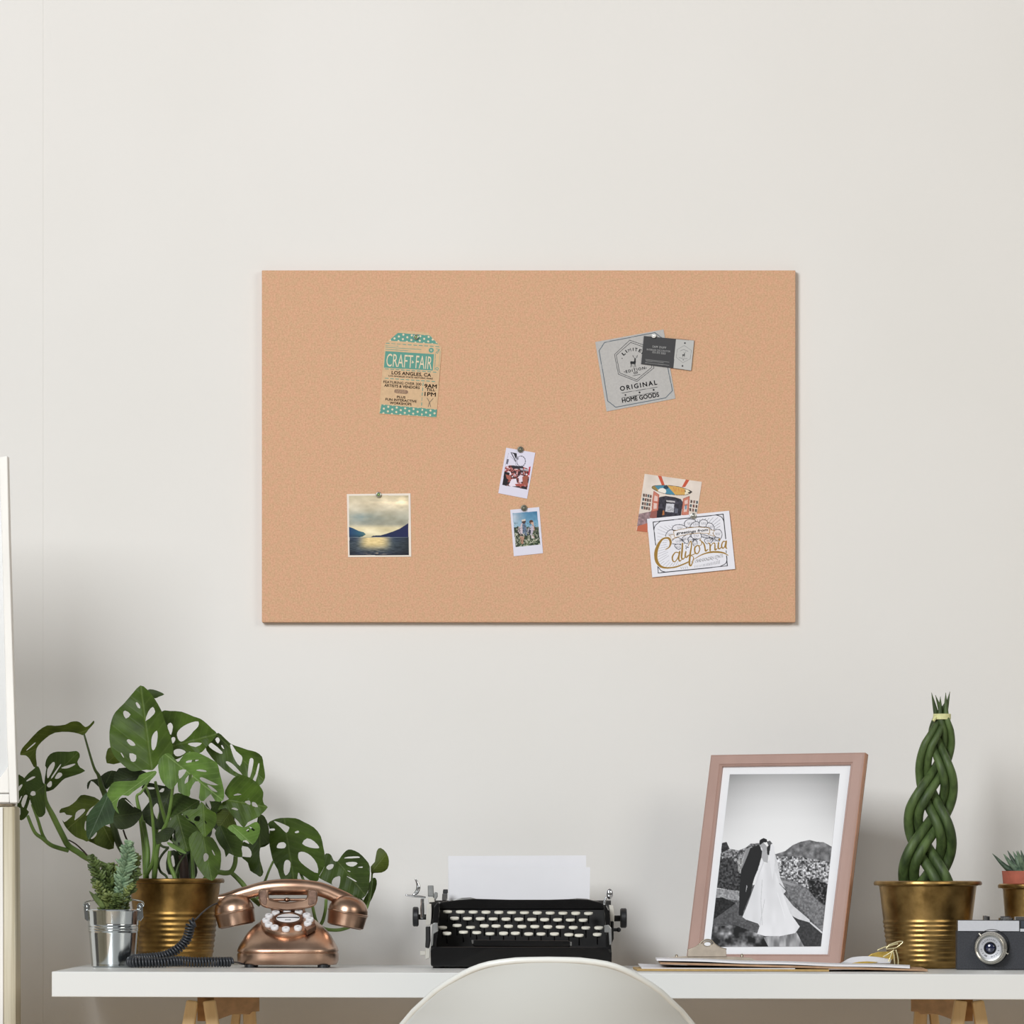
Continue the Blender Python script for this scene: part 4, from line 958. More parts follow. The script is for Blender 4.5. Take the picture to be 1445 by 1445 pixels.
lf('C', [(605,990),(640,900),(720,790),(830,755),(960,810),(1050,890),(1100,980),(1090,1060),(1110,1130),(1155,1165),(1080,1250),(1020,1300),(900,1360),(850,1430),(780,1350),(710,1280),(640,1190),(590,1180),(520,1200),(580,1100),(660,1060)], [[(720,1010),(770,990),(820,1005),(740,1018)],[(860,1100),(900,1080),(930,1090),(930,1140)],[(955,1100),(1000,1110),(1030,1165),(960,1150)],[(690,1185),(730,1170),(778,1195),(760,1205)]], [(660,1080),(1150,1165)], 0.46, 'mid', (0.1, -0.45), 0.3)
lf('F', [(640,440),(720,390),(850,430),(950,380),(1020,360),(1060,440),(1030,560),(960,650),(880,590),(820,600),(740,520)], [[(880,470),(910,450),(915,490)],[(920,425),(940,425),(990,460),(970,475)]], [(720,430),(960,650)], 0.44, 'light', (0.1, -0.35), 0.3)
lf('F', [(1030,290),(1090,270),(1140,340),(1170,450),(1170,620),(1080,660),(1050,740),(1060,860),(1100,1000),(1060,1060),(1010,1030),(930,980),(900,880),(840,830),(830,800),(935,810),(945,740),(900,680),(830,665),(850,610),(960,650),(1000,500)], [], [(1050,360),(1060,1060)], 0.58, 'dark', (0.1, -0.2), 0.35)
lf('F', [(480,510),(540,400),(620,440),(640,520),(740,530),(840,600),(820,700),(830,810),(720,790),(660,760),(620,810),(600,720),(540,650)], [], [(560,440),(720,790)], 0.50, 'dark', (0.1, -0.3), 0.3)
lf('F', [(510,240),(600,190),(690,230),(720,320),(760,400),(680,440),(560,440),(500,380)], [], [(680,230),(540,420)], 0.52, 'olive', (0.1, -0.3), 0.3)
lf('C', [(380,1080),(440,1090),(560,1090),(560,1180),(510,1230),(450,1220),(400,1180),(360,1140)], [[(372,1110),(385,1075),(410,1080),(440,1190),(420,1190)]], [(540,1100),(420,1200)], 0.52, 'dark', (0.1, -0.3), 0.3)
# trailing leaves at the right
lf('G', [(130,160),(180,125),(260,103),(410,105),(490,140),(600,200),(670,290),(695,400),(710,480),(710,590),(655,690),(640,745),(560,740),(440,660),(430,760),(360,790),(275,760),(230,630),(185,550),(160,450),(140,330),(150,220)], [[(190,135),(250,150),(340,190),(345,215),(318,255),(260,200)],[(405,245),(440,232),(447,250),(415,258)],[(220,400),(240,360),(290,350),(315,375),(300,410),(240,412)],[(480,365),(530,310),(600,340),(650,395),(640,413),(560,405)],[(445,455),(500,450),(570,490),(630,570),(640,665),(560,630),(470,560),(440,510)],[(290,630),(300,550),(330,530),(362,560),(350,650),(310,690)],[(145,215),(195,210),(200,228),(160,232)]], [(325,295),(400,780)], 0.62, 'mid', (0.1, -0.2), 0.2)
lf('G', [(705,480),(750,465),(780,490),(800,535),(840,545),(880,490),(930,435),(980,425),(1060,460),(1130,530),(1170,600),(1165,750),(1150,850),(1100,920),(1010,910),(880,840),(780,780),(660,720),(660,690),(710,590)], [[(725,610),(750,580),(800,575),(790,615),(750,632)],[(910,515),(950,498),(1050,495),(1060,510)],[(925,560),(1000,550),(1045,565),(1000,598),(950,590)],[(1045,605),(1095,598),(1090,612)],[(780,770),(800,720),(840,700),(870,705),(855,810),(820,815)],[(940,640),(970,645),(965,655)],[(920,690),(980,715),(1035,748),(1020,752),(960,715)]], [(850,560),(1130,900)], 0.60, 'dark', (0.2, -0.2), 0.2)
lf('G', [(1240,440),(1280,408),(1340,460),(1365,540),(1350,620),(1290,660),(1210,665),(1190,690),(1178,600),(1220,550)], [], [(1190,650),(1330,480)], 0.64, 'olive', (0.2, 0), 0.3)
lf('G', [(1165,760),(1210,710),(1240,740),(1230,830),(1150,1000),(1100,950),(1150,860)], [], [(1200,730),(1130,960)], 0.66, 'mid', (0, 0), 0.3)
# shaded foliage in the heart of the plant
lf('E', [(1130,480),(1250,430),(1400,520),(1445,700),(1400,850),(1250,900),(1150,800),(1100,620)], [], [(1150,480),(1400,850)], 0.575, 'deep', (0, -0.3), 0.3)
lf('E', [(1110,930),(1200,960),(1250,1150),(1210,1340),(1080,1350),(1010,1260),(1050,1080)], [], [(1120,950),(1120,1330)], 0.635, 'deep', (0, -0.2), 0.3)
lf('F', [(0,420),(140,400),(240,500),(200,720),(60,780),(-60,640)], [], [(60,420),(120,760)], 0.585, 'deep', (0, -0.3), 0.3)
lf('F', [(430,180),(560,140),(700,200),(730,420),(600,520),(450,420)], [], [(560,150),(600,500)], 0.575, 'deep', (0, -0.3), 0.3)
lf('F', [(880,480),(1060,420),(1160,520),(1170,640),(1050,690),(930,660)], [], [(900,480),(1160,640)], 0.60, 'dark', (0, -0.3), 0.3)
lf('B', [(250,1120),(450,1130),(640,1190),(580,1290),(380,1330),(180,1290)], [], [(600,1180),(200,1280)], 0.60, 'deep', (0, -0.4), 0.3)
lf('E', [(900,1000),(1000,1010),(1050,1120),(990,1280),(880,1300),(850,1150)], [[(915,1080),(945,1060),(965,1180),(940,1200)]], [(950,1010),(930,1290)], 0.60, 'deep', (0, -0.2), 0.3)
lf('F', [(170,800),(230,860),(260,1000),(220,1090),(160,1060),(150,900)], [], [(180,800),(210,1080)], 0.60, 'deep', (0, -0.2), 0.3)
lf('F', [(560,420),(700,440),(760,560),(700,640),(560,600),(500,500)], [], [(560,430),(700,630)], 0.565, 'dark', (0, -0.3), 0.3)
for i, (key, out, holes, rib, Y, m_, slope, fold, sag) in enumerate(LV):
    leaf_mesh('leaf', key, out, holes, rib, Y, slope, fold, sag, LM[m_], mo)
def stem(key, pts, r_, Y, m_=M_STEM):
    Ys = Y if isinstance(Y, (list, tuple)) else [Y] * len(pts)
    Ys = np.interp(np.linspace(0, 1, len(pts)), np.linspace(0, 1, len(Ys)), Ys)
    p3 = [np.array(zP(key, x, y, Yq)) for (x, y), Yq in zip(pts, Ys)]
    p3 = [Vector(p) for p in catmull(p3, 5, False)]
    rr = r_ if isinstance(r_, (list, tuple)) else [r_, r_]
    rs = list(np.interp(np.linspace(0, 1, len(p3)), np.linspace(0, 1, len(rr)), rr) * S(0.55))
    t_ = MB(); t_.tube(p3, rs, 9); t_.build('stem', m_, mo, smooth='all')
stem('D', [(890,-400),(1010,10),(1075,130),(1110,260),(1160,380),(1220,600),(1320,960),(1420,1150),(1530,1400)], [1.3, 2.2, 4, 4.8, 5, 5.5], [0.56, 0.60, 0.60], M_STEMD)
stem('D', [(385,240),(400,450),(500,660),(620,900),(690,1020),(820,1110),(950,1190),(1250,1320),(1500,1440)], [2.0, 4.2, 4.4, 4.4, 4.2], [0.51, 0.56, 0.59])
stem('D', [(170,640),(260,850),(360,930),(460,1010),(560,1050),(690,1085)], [2.2, 3, 3.2], [0.53, 0.56])
stem('D', [(230,500),(300,690),(360,880),(420,985)], [2.0, 2.6], [0.51, 0.555])
stem('D', [(690,950),(780,1000),(880,1090),(960,1170),(1200,1300)], [0.9, 1.4], 0.57, M_STEMB)
stem('E', [(305,730),(340,830),(380,910),(440,1040)], [1.2, 1.4], 0.59, M_STEMB)
stem('B', [(935,845),(930,1000),(880,1250),(800,1600),(720,2000),(690,2600)], [1.4, 2.4, 3], [0.645, 0.60])
stem('C', [(500,245),(380,330),(285,430),(200,600),(150,900),(60,1500),(0,2150)], [1.4, 2.4, 3], [0.675, 0.69, 0.64])
stem('E', [(665,60),(540,250),(480,300),(500,440),(530,580),(560,800),(580,1000),(590,1200),(600,1380)], [1.6, 2, 3.6, 4, 4.4], [0.56, 0.58])
stem('E', [(590,170),(640,300),(670,480),(690,700),(705,950),(680,1150),(610,1290),(600,1380)], [1.6, 2.2, 3.0, 3.4], [0.48, 0.56])
stem('E', [(560,620),(600,850),(620,1050),(600,1300)], [3, 4], 0.55)
stem('E', [(715,120),(760,310),(800,460),(850,640)], [2.0, 3.0], [0.47, 0.52])
stem('E', [(985,20),(940,180),(910,420),(870,620),(800,780),(740,980),(720,1200),(700,1380)], [1.8, 3.2, 3.4], [0.46, 0.55])
stem('E', [(880,960),(800,1050),(755,1150),(780,1260),(850,1320),(880,1390)], [1.8, 1.8], 0.56, M_STEMD)
stem('E', [(900,1000),(890,1100),(910,1200),(960,1330),(960,1390)], [2.6, 3.4], 0.54)
stem('E', [(1100,1040),(1020,1160),(980,1280),(960,1390)], [1.2, 2.0], 0.54, M_STEMD)
stem('E', [(1060,1050),(1080,1200),(1090,1390)], [6, 7], 0.60, M_STEMB)
stem('E', [(1180,980),(1190,1200),(1200,1390)], [2.4, 3], 0.58)
stem('E', [(740,860),(800,940),(890,960)], [1.8, 1.8], 0.56, M_STEMD)
stem('F', [(745,800),(735,900),(690,990),(610,1010),(500,1000),(380,1060),(330,1140)], [3.2, 3.8, 3.6], [0.54, 0.57])
stem('F', [(680,1000),(760,1070),(850,1170),(930,1300),(1060,1420)], [3.0, 3.8, 3.4], 0.57)
stem('F', [(1225,860),(1170,980),(1120,1110),(1050,1260),(1000,1380)], [1.6, 2.2], 0.60)
stem('G', [(430,450),(440,600),(560,900),(620,1150),(690,1225),(790,1245),(900,1235),(1040,1170),(1120,1050),(1160,950),(1190,740)], [1.4, 2.2, 2.6, 2.6, 2.2, 1.6], [0.63, 0.62, 0.62, 0.63])
stem('G', [(725,930),(715,1050),(690,1150),(660,1200)], [2.2, 2.6], 0.62)
stem('G', [(1195,640),(1190,720),(1185,780)], [1.2, 1.4], 0.64)
stem('G', [(850,560),(960,760),(1060,900),(1110,990),(1130,1060)], [1.4, 2], 0.645)

# ---------------- small leafy plant in the zinc bucket
YBk = 0.46
bx = P(161, 0, YBk).x; bz = deskz(bx)
bk = thing('potted_succulent', Vector((bx, YBk, bz)), 'little bushy succulent in a shiny zinc bucket at the left corner of the desk', 'potted plant')
M_ZINC = mat('polished zinc', (206, 212, 214), 0.13, 1.0, nscale=9, var=0.05, rvar=0.04)
s = S(YBk); zt_ = P(0, 1283.5, YBk).z; H = zt_ - bz
R, rb_ = 38.2 * s, 31.5 * s
prof = [(0.001, 0.0006), (rb_ - 0.0015, 0.0006), (rb_ + 0.0004, 0.0016), (rb_ + 0.0004, 0.004)]
for i in range(1, 90):
    h = 0.004 + (H - 0.006) * i / 89; r_ = rb_ + (R - rb_) * h / H
    px_y = 1283.5 + (H - h) / s
    for q in (1306.8, 1310.4, 1313.8): r_ += 0.0012 * math.exp(-((px_y - q) / 1.15) ** 2)
    prof.append((r_, h))
prof += [(R + 0.0016, H - 0.0022), (R + 0.0022, H - 0.0008), (R + 0.0012, H + 0.0004), (R - 0.0005, H - 0.0004), (R - 0.0015, H - 0.012), (R * 0.94, H - 0.03)]
w_ = MB(); w_.lathe(prof, (bx, YBk, bz), n=72, close=True); bkt = w_.build('bucket', M_ZINC, bk, smooth=True)
sl = MB(); sl.lathe([(0.0001, 0.002), (R * 0.93, 0)], (bx, YBk, zt_ - 0.012), n=30, close=True); sl.build('soil', M_SOIL, bk, smooth=True)
for sg in (-1, 1):
    e_ = MB(); cx_ = bx + sg * R * 0.98
    e_.prism([(161 + sg * 37.5 - 4, 1297), (161 + sg * 37.5 - 5, 1285), (161 + sg * 37.5 - 5.6, 1277.5), (161 + sg * 37.5 - 3, 1274.2), (161 + sg * 37.5 + 1.5, 1274), (161 + sg * 37.5 + 3.6, 1277), (161 + sg * 37.5 + 3.0, 1285), (161 + sg * 37.5 + 4, 1294), (161 + sg*37.5, 1300)], YBk - 0.012, YBk - 0.0105)
    e_.ball(Vector((cx_, YBk - 0.0125, zt_ + 4 * s)), 0.0022, 10)
    e_.build('ear', M_ZINC, bk, bevel=0.0004)
hd = MB(); pts = []
for i in range(25):
    a = PI * i / 24
    pts.append(Vector((bx - math.cos(a) * (R + 0.004 + 0.004 * math.sin(a)), YBk - 0.012 + 0.052 * math.sin(a), zt_ + 5 * s + 0.010 * math.sin(a) ** 0.5)))
hd.tube(pts, 0.0011, 8); hd.build('handle', M_ZINC, bk, smooth='all')
M_SUCB = mat('blue green succulent', (118, 148, 118), 0.6, nscale=160, var=0.25, col2=(152, 176, 140))
M_SUCD = mat('dark succulent', (64, 82, 40), 0.55, nscale=140, var=0.35, col2=(104, 122, 66))
M_SUCO = mat('olive succulent', (84, 104, 48), 0.55, nscale=140, var=0.35, col2=(134, 146, 84))
def scale_stem(key, pts, rad, Y, m_, n, size, seed):
    """a stalk clothed in many small fleshy scales"""
    rr = random.Random(seed); q = MB()
    p3 = [Vector(v) for v in catmull([np.array(zP(key, x, y, Yq)) for (x, y), Yq in zip(pts, np.linspace(Y[0], Y[1], len(pts)))], 8, False)]
    q.tube(p3, [0.0016] * len(p3), 6)
    n = int(n * 0.72)
    for i in range(n):
        t = (i + rr.random()) / n; f = t * (len(p3) - 1.001); k = int(f)
        c = p3[k].lerp(p3[k + 1], f - k); ax = (p3[k + 1] - p3[k]).normalized()
        a = i * 2.4 + rr.random(); rad_t = np.interp(t, np.linspace(0, 1, len(rad)), rad) * S(0.46)
        u = ax.orthogonal().normalized(); v_ = ax.cross(u)
        out = (u * math.cos(a) + v_ * math.sin(a))
        d_ = (out * 0.8 + ax * (0.5 if pts[-1][1] < pts[0][1] else -0.5)).normalized()
        ln = rad_t * rr.uniform(0.75, 1.55)
        sz = size * rr.uniform(0.7, 1.2) * S(0.46)
        q.ball(c + d_ * ln * 0.55, 1.0, 6, sc=(sz * 0.52, sz * 0.24, max(ln * 0.6, sz * 0.5)), axis=d_)
    return q.build('foliage', m_, bk, smooth='all')
scale_stem('J', [(830, 1330), (850, 1000), (900, 700), (960, 400), (990, 170)], [7, 11, 13, 10.5, 5], (0.45, 0.445), M_SUCB, 230, 5.0, 1)
scale_stem('J', [(600, 1330), (560, 1100), (500, 850), (430, 620), (355, 400)], [7, 9, 9, 7.5, 4], (0.45, 0.44), M_SUCD, 190, 4.6, 2)
scale_stem('J', [(700, 1330), (690, 1100), (660, 850), (620, 700), (600, 560)], [8, 10, 10, 9, 5], (0.455, 0.46), M_SUCD, 150, 4.6, 3)
scale_stem('J', [(760, 1330), (780, 1100), (760, 850), (720, 680), (690, 560)], [8, 10, 10, 8, 4], (0.465, 0.47), M_SUCO, 150, 4.6, 4)
scale_stem('J', [(880, 1330), (960, 1050), (1030, 800), (1090, 550), (1110, 370)], [6, 9, 9, 8, 4], (0.465, 0.475), M_SUCO, 170, 4.6, 5)
scale_stem('J', [(820, 1330), (900, 1100), (980, 960), (1060, 880)], [5, 6, 5, 2.5], (0.445, 0.44), M_SUCO, 60, 4.2, 6)
scale_stem('J', [(900, 1330), (1020, 900), (1110, 720), (1150, 680)], [5, 6, 5, 2.5], (0.455, 0.45), M_SUCD, 60, 4.2, 7)
scale_stem('J', [(560, 1330), (500, 1000), (430, 880)], [6, 7, 4], (0.44, 0.43), M_SUCO, 60, 4.4, 8)
scale_stem('J', [(640, 1340), (660, 1180), (640, 1060)], [8, 9, 5], (0.44, 0.43), M_SUCO, 70, 4.6, 9)
scale_stem('J', [(740, 1340), (760, 1200), (800, 1080)], [8, 8, 5], (0.435, 0.425), M_SUCD, 70, 4.6, 10)
def blade(pts, w0, Y, m_, obj, name, key='J', flat=0.35):
    p3 = [Vector(v) for v in catmull([np.array(zP(key, x, y, Yq)) for (x, y), Yq in zip(pts, np.linspace(Y[0], Y[1], len(pts)))], 6, False)]
    n = len(p3); q = MB()
    rs = [S(0.5) * w0 * max(0.06, math.sin(PI * min(1, 0.25 + 0.75 * i / (n - 1)))) for i in range(n)]
    q.tube(p3, rs, 10, sx=flat); return q.build(name, m_, obj, smooth='all')
blade([(560, 1290), (480, 1180), (390, 1080), (310, 990)], 4.2, (0.43, 0.42), M_SUCD, bk, 'foliage')

# ---------------- braided snake plant
YS = 0.58
sx_ = P(1309, 0, YS).x
sp_ = thing('potted_snake_plant', Vector((sx_, YS, deskz(sx_))), 'braided cylindrical snake plant in a ribbed brass pot beside the film camera', 'potted plant')
pot(sp_, 1309.3, YS, 76.5, 69.5, 53.5, 1243, M_BRASS, [1301, 1307.3, 1314, 1321, 1328, 1335, 1342, 1349, 1356])
M_SNAKE = mat('snake plant stalk', (54, 74, 36), 0.55, nscale=70, var=0.35, col2=(90, 112, 60), stretch=(1, 1, 0.16), bump=0.2, bscale=300)
ys = np.array([1262, 1243, 1200, 1180, 1141, 1095, 1050, 1030, 1011.0])
cxs = np.array([1308, 1308, 1310, 1311, 1314, 1320.5, 1323, 1326, 1328.5])
hwd = np.array([42, 41.5, 40, 39, 37, 31.5, 26, 20, 11.0])
srad = np.array([8.2, 8.2, 8.0, 7.8, 7.4, 6.6, 5.6, 5.0, 4.5]) * 0.93
def sv(a, y): return float(np.interp(-y, -ys, a))
T_, PH = 232.0, 1229.0
for k in range(3):
    for j in (-1, 1):
        pts, rr = [], []
        for y in np.arange(1262, 1009, -3.0):
            t = 2 * PI * ((PH - y) / T_ - k / 3.0)
            rad_ = sv(srad, y); A_ = sv(hwd, y) - 2.0 * rad_ * 0.97
            x = -math.cos(t) * A_; dp = -math.sin(2 * t) * 13.5 * min(1, sv(hwd, y) / 30)
            # pair offset across the strand
            dxdy = math.sin(t) * A_ * 2 * PI / T_
            nn = math.hypot(1, dxdy)
            x += j * rad_ * 0.98 * (1 / nn) * (1 if True else 0); yy = y + j * rad_ * 0.98 * dxdy / nn
            pts.append(P(sv(cxs, y) + x, yy, YS + dp * S(YS))); rr.append(rad_ * S(YS))
        # tip above the tie
        tipx = {(0,-1): 1314.5, (0,1): 1320, (1,-1): 1327, (1,1): 1334.5, (2,-1): 1339, (2,1): 1340.5}[(k, j)]
        tipy = {(0,-1): 977.5, (0,1): 981, (1,-1): 983, (1,1): 977.5, (2,-1): 984, (2,1): 976}[(k, j)]
        last = pts[-1]
        tp = P(tipx, tipy, YS + 0.003 * (k - 1))
        for f_ in (0.25, 0.5, 0.75, 0.92, 1.0):
            pts.append(last.lerp(tp, f_)); rr.append(max(0.0004, 4.2 * S(YS) * (1 - f_) ** 0.8))
        q = MB(); q.tube(pts, rr, 14); q.build('stalk', M_SNAKE, sp_, smooth='all')
tie = MB(); c = P(1329.3, 1011.3, YS); s = S(YS)
tie.lathe([(12.2*s, -4*s), (12.6*s, -3.6*s), (12.6*s, 3.6*s), (12.2*s, 4*s), (11.2*s, 4*s), (11.2*s, -4*s)], c, n=32, ex=0.9)
tie.lathe([(2.4*s, -3*s), (2.6*s, 0), (2.2*s, 4*s)], P(1319, 1014, YS - 0.009), axis=(-0.5, -0.2, -0.8), n=10)
tie.build('tie', mat('pale raffia tie', (214, 214, 158), 0.7, nscale=200, var=0.12), sp_, smooth=True)

# ---------------- succulent in terracotta inside the small brass pot at the right edge
YT = 0.60
tx_ = P(1457, 0, YT).x
tp_ = thing('potted_aloe', Vector((tx_, YT, deskz(tx_))), 'spiky dark succulent in terracotta inside a brass pot at the right edge', 'potted plant')
pot(tp_, 1457, YT, 49, 42.5, 33, 1247, M_BRASS, [1300, 1307, 1314, 1321, 1328, 1335, 1342, 1349])
s = S(YT); zr = P(0, 1229, YT).z
te = MB(); te.lathe([(41*s, -24*s), (41.5*s, -18*s), (43*s, -1.5*s), (43.2*s, 0), (40*s, 0), (38*s, -10*s), (36*s, -14*s)], (tx_, YT, zr), n=56, close=True)
te.build('inner_pot', mat('terracotta', (176, 98, 78), 0.8, nscale=60, var=0.15), tp_, smooth=True)
sl = MB(); sl.lathe([(0.0001, 0.001), (38*s, 0)], (tx_, YT, zr - 9*s), n=30, close=True); sl.build('soil', M_SOIL, tp_)
M_ALO = mat('grey green aloe', (86, 112, 92), 0.5, nscale=160, var=0.3, col2=(128, 150, 122))
M_ALD = mat('dark aloe', (44, 62, 48), 0.5, nscale=160, var=0.3, col2=(78, 100, 76))
rr = random.Random(12)
for i in range(22):
    a = 2 * PI * i / 22 * 2.618; q_ = 0.35 + 0.65 * (i / 22)
    R0 = 16 * s * q_ ; R1 = 58 * s * q_ * rr.uniform(0.92, 1.06)
    b0 = Vector((tx_ + math.cos(a) * R0, YT + math.sin(a) * R0 * 0.8, zr - 6*s)); hgt = (30 - 5 * q_) * s * rr.uniform(0.85, 1.1)
    t0 = Vector((tx_ + math.cos(a) * R1, YT + math.sin(a) * R1 * 0.8, zr + hgt))
    mid = b0.lerp(t0, 0.5) - Vector((0, 0, 5 * s * q_))
    pts = [Vector(v) for v in catmull([np.array(b0), np.array(mid), np.array(t0)], 6, False)]
    q = MB(); n = len(pts)
    q.tube(pts, [max(0.0004, 6.2 * s * (1 - (k / (n - 1)) ** 1.6)) for k in range(n)], 10, sx=0.5 if abs(math.sin(a)) > 0.6 else 0.9)
    q.build('leaf', M_ALO if i % 3 else M_ALD, tp_, smooth='all')
# ================================================================== TELEPHONE
YP = 0.50
px0 = P(406, 0, YP).x
zd = deskz(px0)
ph = thing('telephone', Vector((px0, YP, zd)), 'old-fashioned copper push-button telephone with handset and coiled black cord', 'telephone')
M_COP = mat('brushed copper', (184, 146, 122), 0.31, 1.0, nscale=14, var=0.28, col2=(216, 182, 158), rvar=0.08)
M_COPD = mat('darkened copper', (140, 108, 90), 0.38, 1.0, nscale=20, var=0.25, col2=(178, 142, 120))
M_BLK = mat('black rubber', (34, 35, 38), 0.42, nscale=60, var=0.15)
M_BTN = mat('white plastic', (236, 236, 238), 0.3, nscale=60, var=0.02)
M_GREYM = mat('grey marking', (120, 120, 124), 0.6, nscale=60, var=0.1)
sP = S(YP)
def hz(y): return zP('H', 0, y, YP).z
# base: stacked rounded-square sections  (zoom y, half width px, half depth m, depth offset m)
secs = [(966, 68.0, 0.066, 0), (950, 70.0, 0.070, 0), (930, 71.0, 0.0725, 0), (880, 71.2, 0.073, 0), (868, 70.8, 0.073, 0), (862, 69.6, 0.0718, 0), (857, 69.6, 0.0718, 0), (852, 71.0, 0.073, 0),
        (842, 71.0, 0.073, 0.000), (815, 69.5, 0.071, 0.001), (770, 65.5, 0.066, 0.004), (720, 60.5, 0.060, 0.009), (680, 55.5, 0.054, 0.014), (640, 49, 0.047, 0.020), (600, 41, 0.039, 0.026), (560, 33, 0.030, 0.033), (530, 26.5, 0.024, 0.037), (505, 23.5, 0.020, 0.040), (470, 22.5, 0.018, 0.040)]
NS = 56; V, Fc = [], []
zb0 = hz(966); off = zd + 0.0042 - zb0
def pz(y):          # keep the top where traced, settle the foot on the desk
    z = hz(y); k = max(0.0, min(1.0, (y - 470) / (966 - 470)))
    return z + off * k
for (y, hw_, hd_, oy) in secs:
    for k in range(NS):
        a = 2 * PI * k / NS; e_ = 2 / 3.6
        cx_, sy_ = math.cos(a), math.sin(a)
        V.append(Vector((px0 + (745 - 743) / 5.9 * sP + math.copysign(abs(cx_) ** e_, cx_) * hw_ * sP, YP + oy + math.copysign(abs(sy_) ** e_, sy_) * hd_, pz(y))))
for i in range(len(secs) - 1):
    for k in range(NS): Fc.append((i*NS+k, i*NS+(k+1) % NS, (i+1)*NS+(k+1) % NS, (i+1)*NS+k))
Fc += [tuple(range(NS-1, -1, -1)), tuple(range((len(secs)-1)*NS, len(secs)*NS))]
q = MB(); q.add(V, Fc); q.build('body', M_COP, ph, smooth=35)
for dx in (-1, 1):
    for dy in (-1, 1):
        ft = MB(); xf = px0 + dx * 0.054; ft.lathe([(0.008, 0), (0.008, 0.0046)], (xf, YP + dy * 0.052, deskz(xf) + 0.0002), n=16); ft.build('foot', M_BLK, ph, smooth=True)
# dial plate, tilted towards the viewer
tilt = math.radians(24)
YD = YP - 0.022
dc = zP('U', 670, 735, YD)
du = Vector((1, 0, 0)); dv = Vector((0, math.cos(tilt), math.sin(tilt))); dn = Vector((0, -math.sin(tilt), math.cos(tilt)))
rx = 560 / 14.45 * S(YD)
q = MB(); q.lathe([(rx*0.93, -0.014), (rx*0.97, -0.008), (rx*0.985, -0.0015), (rx*0.97, 0), (rx*0.93, 0.0003), (0.0001, 0.0003)], dc, dn, n=64); dial = q.build('dial', M_COP, ph, smooth=True)
q = MB()
fs_ = [dc + du*(rx*0.62) - dv*rx*0.62, dc + du*(rx*0.72) - dv*rx*0.88, dc + du*(rx*1.04) - dv*rx*0.42, dc + du*(rx*0.98) - dv*rx*0.18]
q.hexa([p + dn*-0.006 for p in fs_] + [p + dn*0.0022 for p in fs_]); q.build('finger_stop', M_COPD, ph, bevel=0.0008)
for i, (x, y) in enumerate([(640, 540), (440, 580), (290, 630), (240, 715), (300, 800), (440, 845), (645, 875), (855, 850), (1065, 780), (1090, 700), (1020, 620), (850, 570)]):
    a = (x - 670) / 560; b_ = -(y - 712) / 560 / math.sin(tilt + 0.014)
    rr_ = math.hypot(a, b_); k = 0.79 / max(rr_, 1e-6)
    c = dc + du * (a * k * rx) + dv * (b_ * k * rx)
    q = MB(); r_ = 5.7 * sP; q.lathe([(r_*0.92, 0), (r_, 0.002), (r_, 0.0042), (r_*0.9, 0.0052), (0.0001, 0.0055)], c, dn, n=24)
    bt = q.build('button', M_BTN, ph, smooth=True)
    mk = MB(); mk.box((-0.0016, -0.0004, 0), (0.0016, 0.0004, 0.0003), M=Matrix.Translation(c + dn*0.0054 - dv*0.0008) @ Matrix((du, dv, dn)).transposed().to_4x4())
    mk.build('digit', M_GREYM, bt)
wc = dc + dv * (55 / 14.45 * sP / math.sin(tilt)) * 0.55
q = MB(); r_ = 300 / 14.45 * sP
q.lathe([(r_*1.02, 0), (r_*1.02, 0.004), (r_*0.93, 0.0052), (r_*0.84, 0.0046), (r_*0.8, 0.0036)], wc, dn, n=56, ex=0.92, close=True); q.build('dial_ring', M_COPD, ph, smooth=True)
q = MB(); q.lathe([(r_*0.8, 0.0036), (r_*0.5, 0.0044), (0.0001, 0.0047)], wc, dn, n=48, ex=0.92); dl = q.build('dial_label', M_BTN, ph, smooth=True)
q = MB(); q.hexa([wc + du*a + dv*b_ + dn*h for h in (0.0042, 0.0052) for a, b_ in ((-r_*0.76, -0.0008), (r_*0.76, -0.0008), (r_*0.76, 0.0012), (-r_*0.76, 0.0012))]); q.build('label_line', M_BLK, dl)
q = MB(); q.hexa([wc + du*a + dv*b_ + dn*h for h in (0.0042, 0.0049) for a, b_ in ((-r_*0.2, -r_*0.42), (r_*0.2, -r_*0.42), (r_*0.2, -r_*0.34), (-r_*0.2, -r_*0.34))]); q.build('label_mark', M_GREYM, dl)
# cradle: two U-shaped forks joined by a bar
YH = YP + 0.028
U_ = [(500,350),(520,322),(570,320),(585,340),(585,392),(610,412),(735,432),(870,412),(900,392),(908,336),(930,320),(985,330),(992,385),(982,440),(955,468),(880,486),(735,497),(600,486),(530,466),(505,425)]
Uc = [tuple(p) for p in catmull([zp('H', x, y) for x, y in U_], 3)]
q = MB(); q.prism(Uc, YH - 0.031, YH - 0.020); q.build('cradle', M_COP, ph, smooth=40, bevel=0.0022)
for ins in ([(510,350),(528,333),(562,334),(570,395),(562,452),(532,442),(510,400)], [(922,345),(938,333),(978,338),(984,385),(974,436),(945,452),(915,450)]):
    q = MB(); q.prism([tuple(p) for p in catmull([zp('H', x, y) for x, y in ins], 3)], YH - 0.0322, YH - 0.0308); q.build('cradle_inset', mat('blackened copper', (120, 98, 86), 0.45, 1.0, nscale=160, var=0.3), ph, smooth=40, bevel=0.0004)
q = MB(); q.prism(Uc, YH + 0.022, YH + 0.033); q.build('cradle', M_COPD, ph, smooth=40, bevel=0.0022)
q = MB(); q.prism([zp('H', x, y) for x, y in ((606, 436), (864, 436), (880, 470), (862, 512), (612, 512), (592, 470))], YH - 0.022, YH + 0.024); q.build('neck', M_COPD, ph, bevel=0.002)
